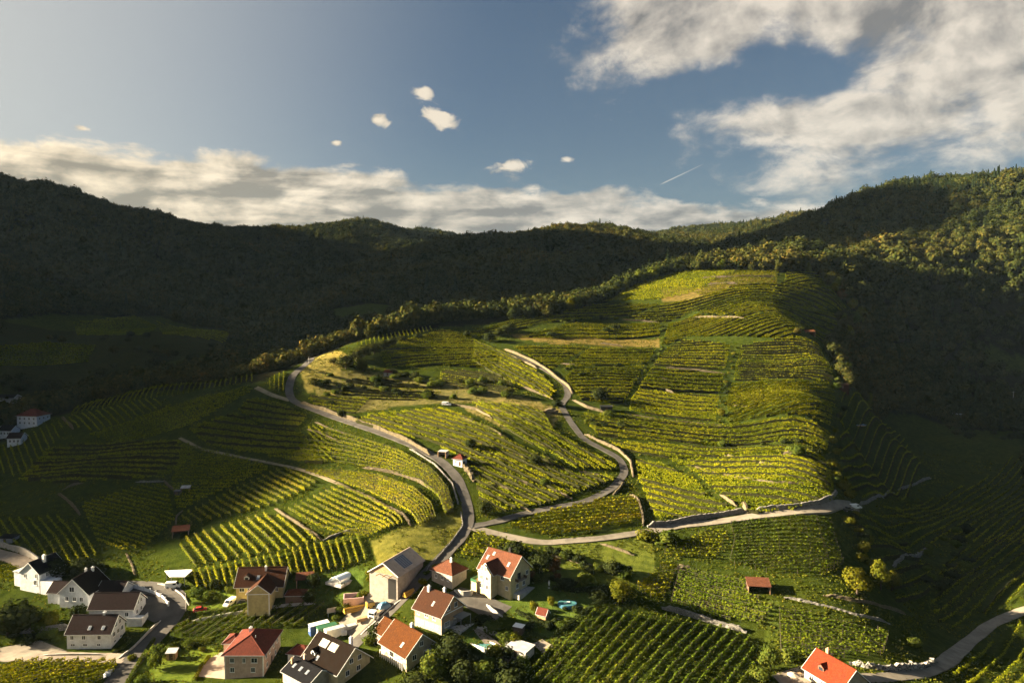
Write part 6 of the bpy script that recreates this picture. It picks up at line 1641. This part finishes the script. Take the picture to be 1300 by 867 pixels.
site_item('board_stack', 'stack of pale timber boards left of the truck', 462, 787, 34, lambda r: [part(MB().box(-2.6, 2.6, -.7 + .12 * (k % 2), .7 + .12 * (k % 2), .02 + k * .22, .2 + k * .22), 'board', 'timber', r) for k in range(5)], 'boards')
site_item('board_stack', 'stack of grey boards beside the white container', 444, 797, 34, lambda r: [part(MB().box(-2.2, 2.2, -1.0 + .1 * (k % 2), 1.0, .02 + k * .25, .22 + k * .25), 'board', 'metal_sheet', r) for k in range(4)], 'boards')
def tank(r):
    part(MB().box(-3.2, 3.2, -2.2, 2.2, -.5, .35), 'floor', 'concrete', r)
    for a in ((-3.3, 3.3, -2.3, -2.0), (-3.3, 3.3, 2.0, 2.3), (-3.3, -3.0, -1.996, 1.996), (3.0, 3.3, -1.996, 1.996)): part(MB().box(*a, -.5, 2.0), 'side', 'pink_board', r)
site_item('concrete_tank', 'open pink formwork tank left of the barn', 449, 763, 12, tank, 'tank')
def hut_mixer(r):
    part(MB().box(-1.3, 1.3, -1, 1, 0, 1.7), 'body', 'yellow_paint', r, bevel=.1); part(MB().box(-1.0, 1.0, -.8, .8, 1.7, 2.0), 'lid', 'black_paint', r)
    for x in (-.9, .9): part(MB().tube((x, -1.05, .3), (x, 1.05, .3), .35, .35, 12), 'wheel', 'rubber', r)
site_item('compressor', 'yellow site compressor beside the blue tarpaulin', 470, 770, 30, hut_mixer, 'machine')
def tarp(r):
    rng = np.random.RandomState(3); n = 9; g = np.linspace(-1, 1, n); m = MB()
    Z = lambda a, b: 1.9 * max(0, 1 - max(abs(a), abs(b)) ** 3) + .15 * math.sin(a * 7 + b * 5) * (1 - max(abs(a), abs(b)))
    for i in range(n - 1):
        for j in range(n - 1): m.poly([(q[0] * 2.2, q[1] * 1.6, Z(*q)) for q in ((g[i], g[j]), (g[i + 1], g[j]), (g[i + 1], g[j + 1]), (g[i], g[j + 1]))])
    part(m, 'cover', 'sky_paint', r); part(MB().box(-1.6, 1.6, -1.1, 1.1, 0, 1.0), 'pallet_load', 'timber', r)
site_item('tarpaulin_heap', 'blue tarpaulin over a heap behind the truck', 488, 771, 30, tarp, 'tarpaulin')
site_item('sand_bags', 'pallet of white sacks at the edge of the building site', 437, 806, 20, lambda r: [part(MB().box(-.9 + .9 * i, -.05 + .9 * i, -.5, .5, .1 + .3 * k, .38 + .3 * k), 'sack', 'white_paint', r, bevel=.1) for i in range(2) for k in range(4)], 'sacks')
def board(r):
    for x in (-1.1, 1.1): part(MB().box(x - .06, x + .06, -.06, .06, -.5, 2.6), 'post', 'trim_grey', r)
    part(MB().box(-1.5, 1.5, -.14, -.064, 1.0, 2.6), 'panel', 'beige_wall', r)
site_item('sign_board', 'pale blank site board above the containers', 421, 781, 24, board, 'sign', None)
sheet('garden_terrace', [(676,818),(688,812),(702,820),(690,830)], 'paving', .25)

# ------------------------------------------------------------------ vehicles
def wheels(r, xs, w, rad):
    for x in xs:
        for s in (-1, 1):
            o = part(MB().tube((x, s * (w / 2 - .22), rad), (x, s * (w / 2 + .01), rad), rad, rad, 16), 'wheel', 'rubber', r); part(MB().tube((x, s * (w / 2 - .1), rad), (x, s * (w / 2 + .03), rad), rad * .55, rad * .5, 12), 'rim', 'metal_sheet', o)
def profile_body(r, prof, w, mat, name='body', inset=.0):
    m = MB(); a = w / 2; m.prism([(x, -a, z) for x, z in prof], [(x, a, z) for x, z in prof]); o = part(m, name, mat, r, bevel=.07)
    bm = bmesh.new(); bm.from_mesh(o.data); bmesh.ops.recalc_face_normals(bm, faces=bm.faces[:]); bm.to_mesh(o.data); bm.free(); return o
def vehicle(kind, name, label, cat, px, py, yaw, mat, group=None):
    c = hit(px, py); r = empty(name, (c[0], c[1], Hs(*c) + .12), R(yaw))
    # lie on the slope
    if kind == 'van':
        profile_body(r, [(-2.5, .35), (2.5, .35), (2.55, .95), (1.75, 1.25), (1.05, 2.05), (-2.4, 2.1), (-2.5, 1.9)], 1.9, mat)
        m = MB(); m.prism([(1.78, -.8, 1.27), (1.78, .8, 1.27), (1.12, .72, 2.02), (1.12, -.72, 2.02)], [(1.84, -.8, 1.29), (1.84, .8, 1.29), (1.18, .72, 2.04), (1.18, -.72, 2.04)]); part(m, 'windscreen', 'glass', r)
        for s in (-1, 1):
            a, b = sorted((s * .955, s * .975)); part(MB().box(.1, 1.15, a, b, 1.25, 1.85), 'side_window', 'glass', r)
        part(MB().box(-2.53, -2.49, -.7, .7, 1.25, 1.85), 'rear_window', 'glass', r)
        for s in (-1, 1): part(MB().box(2.5, 2.58, s * .72 - .16, s * .72 + .16, .68, .86), 'headlight', 'trim_white', r)
        wheels(r, (-1.6, 1.6), 1.9, .36)
    elif kind == 'car':
        profile_body(r, [(-2.1, .3), (2.1, .3), (2.15, .75), (1.2, .95), (-2.0, 1.0), (-2.15, .8)], 1.75, mat)
        profile_body(r, [(-1.9, .98), (1.15, .94), (.45, 1.45), (-1.3, 1.48)], 1.5, 'glass', 'cabin'); part(MB().box(-1.25, .4, -.72, .72, 1.47, 1.53), 'roof', mat, r)
        for s in (-1, 1): part(MB().box(2.06, 2.17, s * .62 - .17, s * .62 + .17, .6, .74), 'headlight', 'trim_white', r)
        wheels(r, (-1.3, 1.35), 1.75, .32)
    elif kind == 'pickup':
        profile_body(r, [(-2.5, .45), (2.5, .45), (2.5, 1.0), (1.1, 1.12), (-2.5, 1.05)], 1.8, mat); profile_body(r, [(-.6, 1.1), (1.2, 1.1), (.6, 1.75), (-.45, 1.78)], 1.6, 'glass', 'cabin'); part(MB().box(-.42, .57, -.76, .76, 1.76, 1.84), 'roof', mat, r)
        m = MB(); m.box(-2.45, -.75, -.85, -.75, 1.05, 1.4); m.box(-2.45, -.75, .75, .85, 1.05, 1.4); m.box(-2.5, -2.4, -.745, .745, 1.05, 1.4); part(m, 'load_bed', mat, r)
        for s in (-1, 1): part(MB().box(2.45, 2.53, s * .65 - .16, s * .65 + .16, .75, .92), 'headlight', 'trim_white', r)
        wheels(r, (-1.5, 1.55), 1.8, .38)
    elif kind == 'truck':
        part(MB().box(-3.8, 3.0, -.6, .6, .55, .85), 'chassis', 'black_paint', r); profile_body(r, [(1.7, .6), (3.6, .6), (3.65, 1.5), (3.4, 2.75), (1.7, 2.8)], 2.3, mat, 'cab')
        part(MB().box(3.5, 3.62, -.95, .95, 1.6, 2.4), 'windscreen', 'glass', r); part(MB().box(3.6, 3.72, -.8, .8, .75, 1.2), 'grille', 'black_paint', r)
        for s in (-1, 1):
            part(MB().box(3.6, 3.73, s * .98 - .14, s * .98 + .14, .8, 1.0), 'headlight', 'trim_white', r); a, b = sorted((s * 1.152, s * 1.17)); part(MB().box(2.3, 3.3, a, b, 1.6, 2.4), 'side_window', 'glass', r)
        m = MB(); m.box(-3.9, 1.4, -1.15, 1.15, .9, 1.05); m.box(-3.9, 1.4, -1.15, -1.07, 1.05, 1.7); m.box(-3.9, 1.4, 1.07, 1.15, 1.05, 1.7); m.box(-3.9, -3.8, -1.066, 1.066, 1.05, 1.7); part(m, 'load_bed', 'metal_sheet', r); part(MB().box(-3.6, 1.2, -1.0, 1.0, 1.05, 1.5), 'load', 'timber', r)
        wheels(r, (-2.8, -1.6, 2.6), 2.3, .48)
    tag(r, label, cat, group); return r
vehicle('truck', 'truck', 'white tipper truck facing out of the building site', 'truck', 479, 782, -112, 'white_paint')
vehicle('van', 'van', 'white van on the drive of the yellow house', 'van', 292, 768, -105, 'white_paint')
vehicle('car', 'car', 'dark car beside the white van at the yellow house', 'car', 310, 767, 5, 'black_paint')
vehicle('car', 'car', 'red car behind the hedge end at the street corner', 'car', 254, 776, 20, 'red_paint')
vehicle('van', 'van', 'white van parked under the pointed carport', 'van', 220, 746, 8, 'white_paint')
vehicle('van', 'van', 'white van at the end of the gravel road', 'van', 1086, 646, 12, 'white_paint')
vehicle('pickup', 'pickup', 'black pickup parked left of the van on the gravel road', 'pickup', 1076, 649, 28, 'black_paint')
vehicle('van', 'van', 'small white vehicle on the terrace path among the vines', 'van', 567, 515, -8, 'white_paint')
vehicle('car', 'car', 'pale car beside the far red roofed valley house', 'car', 22, 543, 10, 'white_paint')

# ------------------------------------------------------------------ hedges, poles, odds and ends
def hedge(label, px, w, h, mat='dark_leaf', dens=60, name='hedge'):
    Q = resample(hits(px), .8); rng = np.random.RandomState(len(label)); L = np.hypot(*np.diff(Q, axis=0).T).sum(); N = int(L * dens); n = side(Q)
    t = rng.rand(N) * (len(Q) - 1); i = np.clip(t.astype(int), 0, len(Q) - 2); f = (t - i)[:, None]; p = Q[i] * (1 - f) + Q[i + 1] * f
    face = rng.randint(0, 3, N); a = np.where(face == 0, -w / 2, np.where(face == 1, w / 2, rng.uniform(-w / 2, w / 2, N))); z = np.where(face == 2, h, rng.uniform(.1, h, N)); a = a + rng.randn(N) * .06; z = z + rng.randn(N) * .06
    c = np.concatenate([p + n[i] * a[:, None], (H(p[:, 0], p[:, 1]) + z)[:, None]], 1); nm = np.concatenate([n[i] * np.where(face == 0, -1, np.where(face == 1, 1, 0))[:, None], np.where(face == 2, 1, .15)[:, None]], 1) * 1.6
    v, f_ = leaf_quads(c, nm, .32 * rng.uniform(.7, 1.3, N), rng); base = np.array([Q[0, 0], Q[0, 1], Hs(*Q[0])])
    # a dark twig core keeps it opaque
    o = link(bpy.data.objects.new(name, mesh_np(name, v - base, f_, MAT[mat]))); o.location = base
    return tag(o, label, 'hedge')
hedge('long clipped hedge in front of the yellow house', [(251,783),(275,779),(300,774),(325,769)], 1.2, 1.7, 'garden_leaf')
hedge('dark tall hedge along the upper left side of the foreground vineyard', [(704,812),(724,797),(745,780),(768,764)], 1.4, 2.0)
hedge('roadside hedge along the corner lawn', [(160,872),(172,850),(186,828),(196,812)], .9, 1.0, 'garden_leaf')
hedge('hedge below the little plot behind the pink house', [(212,822),(240,816),(270,816)], 2.0, 1.6, 'garden_leaf')
hedge('hedge left of the pink house yard', [(247,864),(256,846),(266,834)], .8, .8, 'yellow_leaf')
hedge('hedge between the villa lawn and the pool bank', [(655,778),(680,790),(705,798)], 1.0, 1.2)
hedge('dark hedge line across the villa garden', [(700,748),(730,752),(760,750)], 1.2, 1.4)
hedge('hedge between the black roofed house and the street', [(142,828),(155,824),(165,815)], .8, .8, 'garden_leaf')
hedge('hedge on the drive side of the yellow house garden', [(245,768),(262,766),(280,764)], .7, .9, 'garden_leaf')
wall('grey garden wall below the white houses at left', [(25,804),(50,802),(75,800),(92,798)], 2.0, 'grey_stone', .4, 0, 'garden wall', 'garden_wall', jag=.05)
wall('low pale wall along the inner side of the village road', [(150,836),(168,824),(186,806),(204,788)], .8, 'concrete', .3, 0, 'garden wall', 'garden_wall', jag=.02)
wall('low pale wall edging the front lawn of the black roofed house', [(50,832),(95,831),(135,831)], .5, 'concrete', .3, 0, 'garden wall', 'garden_wall', jag=.02)
wall('kerb wall on the outer side of the street bend', [(200,741),(216,745),(232,756),(240,768)], .6, 'concrete', .3, 0, 'kerb wall', 'kerb_wall', jag=.02)
wall('concrete wall below the hedge of the yellow house', [(243,788),(285,782),(326,775),(400,766)], .8, 'concrete', .3, 0, 'garden wall', 'garden_wall', jag=.02)
wall('stone garden wall sloping down from the villa terrace', [(618,768),(624,776),(638,783)], 1.2, 'concrete', .4, 0, 'garden wall', 'garden_wall', jag=.02)
wall('concrete wall along the edge of the pool path', [(606,797),(630,808),(650,822)], 1.4, 'concrete', .3, 0, 'garden wall', 'garden_wall', jag=.02)
wall('low concrete kerb along the building site road', [(455,808),(485,782),(510,760)], .4, 'concrete', .35, 0, 'kerb wall', 'kerb_wall', jag=.02)
wall('pile of white stones beside the bottom left vineyard', [(128,862),(138,856),(143,850)], 1.0, 'white_wall', .8, .2, 'stone pile', 'stone_pile', jag=.3)
def pole(label, px, py, h, arm=True):
    c = hit(px, py); r = empty('utility_pole', (c[0], c[1], Hs(*c))); part(MB().tube((0, 0, -.5), (0, 0, h), .16, .10), 'mast', 'concrete', r)
    if arm: part(MB().box(-1.0, 1.0, -.06, .06, h - .6, h - .45), 'cross_arm', 'trim_grey', r)
    tag(r, label, 'pole', 'utility poles')
pole('pale utility pole on the dark slope at far right', 1286, 515, 12); pole('lamp pole at the far end of the hill road', 438, 436, 5, False); pole('slim pole beside the upper hill road', 392, 461, 4, False); pole('pole at the street corner by the hedge', 236, 775, 6, False)
def tarp_sheet():
    c = hit(1092, 540); r = empty('tarpaulin', (c[0], c[1], Hs(*c))); m = MB(); g = np.linspace(-1, 1, 6)
    for i in range(5):
        for j in range(5): m.poly([(a * 3.2, b * 2.0, .5 + .25 * math.sin(a * 4 + b * 3)) for a, b in ((g[i], g[j]), (g[i + 1], g[j]), (g[i + 1], g[j + 1]), (g[i], g[j + 1]))])
    part(m, 'cover', 'sky_paint', r); part(MB().box(-2.6, 2.6, -1.6, 1.6, -.3, .2), 'load', 'timber', r); tag(r, 'turquoise tarpaulin in the shaded rows right of the hill', 'tarpaulin')
tarp_sheet()
def rocks(label, px, py, n, s, seed):
    c = hit(px, py); r = empty('rock', (c[0], c[1], Hs(*c)), 0); rng = np.random.RandomState(seed); bm = bmesh.new(); bmesh.ops.create_icosphere(bm, subdivisions=3, radius=1)
    for v in bm.verts:
        k = 1 + .28 * math.sin(v.co.x * 4 + seed) * math.cos(v.co.y * 5) + .15 * rng.randn(); v.co = Vector((v.co.x * s * 1.6 * k, v.co.y * s * k, v.co.z * s * .8 * k + s * .2))
    me = bpy.data.meshes.new('rock'); bm.to_mesh(me); bm.free(); me.materials.append(MAT['dry_stone']); link(bpy.data.objects.new('rock', me), r).name = 'stone'; tag(r, label, 'rock')
rocks('pale rock beside the green bush in the lower hill vines', 1002, 577, 1, 1.6, 2)
rocks('sunlit boulder at the path corner below the gravel road bush', 867, 722, 1, 1.3, 5)
rocks('rocky knob inside the road hairpin', 700, 524, 1, 2.4, 7)
# terrace furniture of the scarlet roofed house
def garden_set(r):
    part(MB().box(-1.2, 1.2, -.5, .5, .72, .8), 'table_top', 'timber', r)
    for x in (-1, 1):
        for y in (-.4, .4): part(MB().box(x - .05, x + .05, y - .05, y + .05, 0, .717), 'leg', 'timber', r)
site_item('garden_table', 'brown garden table on the terrace of the scarlet roofed house', 1012, 858, 20, garden_set, 'table', None)
def big_parasol(r):
    part(MB().tube((0, 0, -.2), (0, 0, 2.5), .05, .05), 'pole', 'timber', r); m = MB(); n = 8
    for i in range(n):
        a, b = 6.2832 * i / n, 6.2832 * (i + 1) / n; m.prism([(0, 0, 2.6), (math.cos(a) * 1.7, math.sin(a) * 1.7, 2.1), (math.cos(b) * 1.7, math.sin(b) * 1.7, 2.1)], [(0, 0, 2.66), (math.cos(a) * 1.7, math.sin(a) * 1.7, 2.14), (math.cos(b) * 1.7, math.sin(b) * 1.7, 2.14)])
    part(m, 'canopy', 'beige_wall', r)
site_item('parasol', 'open beige parasol on the terrace of the scarlet roofed house', 1007, 866, 0, big_parasol, 'parasol', None)

# ------------------------------------------------------------------ the evening air
def haze():
    m = bpy.data.materials.new('haze'); m.use_nodes = True; t = NT(m.node_tree); t.n.clear()
    v = t.node('ShaderNodeVolumePrincipled'); v.inputs['Color'].default_value = (0.50, 0.74, 1.0, 1); v.inputs['Density'].default_value = 0.000011; v.inputs['Anisotropy'].default_value = 0.0
    o = t.node('ShaderNodeOutputMaterial'); t.l.new(v.outputs[0], o.inputs['Volume'])
    zt = float(GZ.max()) + 40; zb = float(GZ.min()) - 2
    b = MB().box(-6300, 6300, -300, 6300, zb, zt).build('haze', m); tag(b, 'thin evening haze filling the whole valley', 'haze', kind='stuff')
haze()
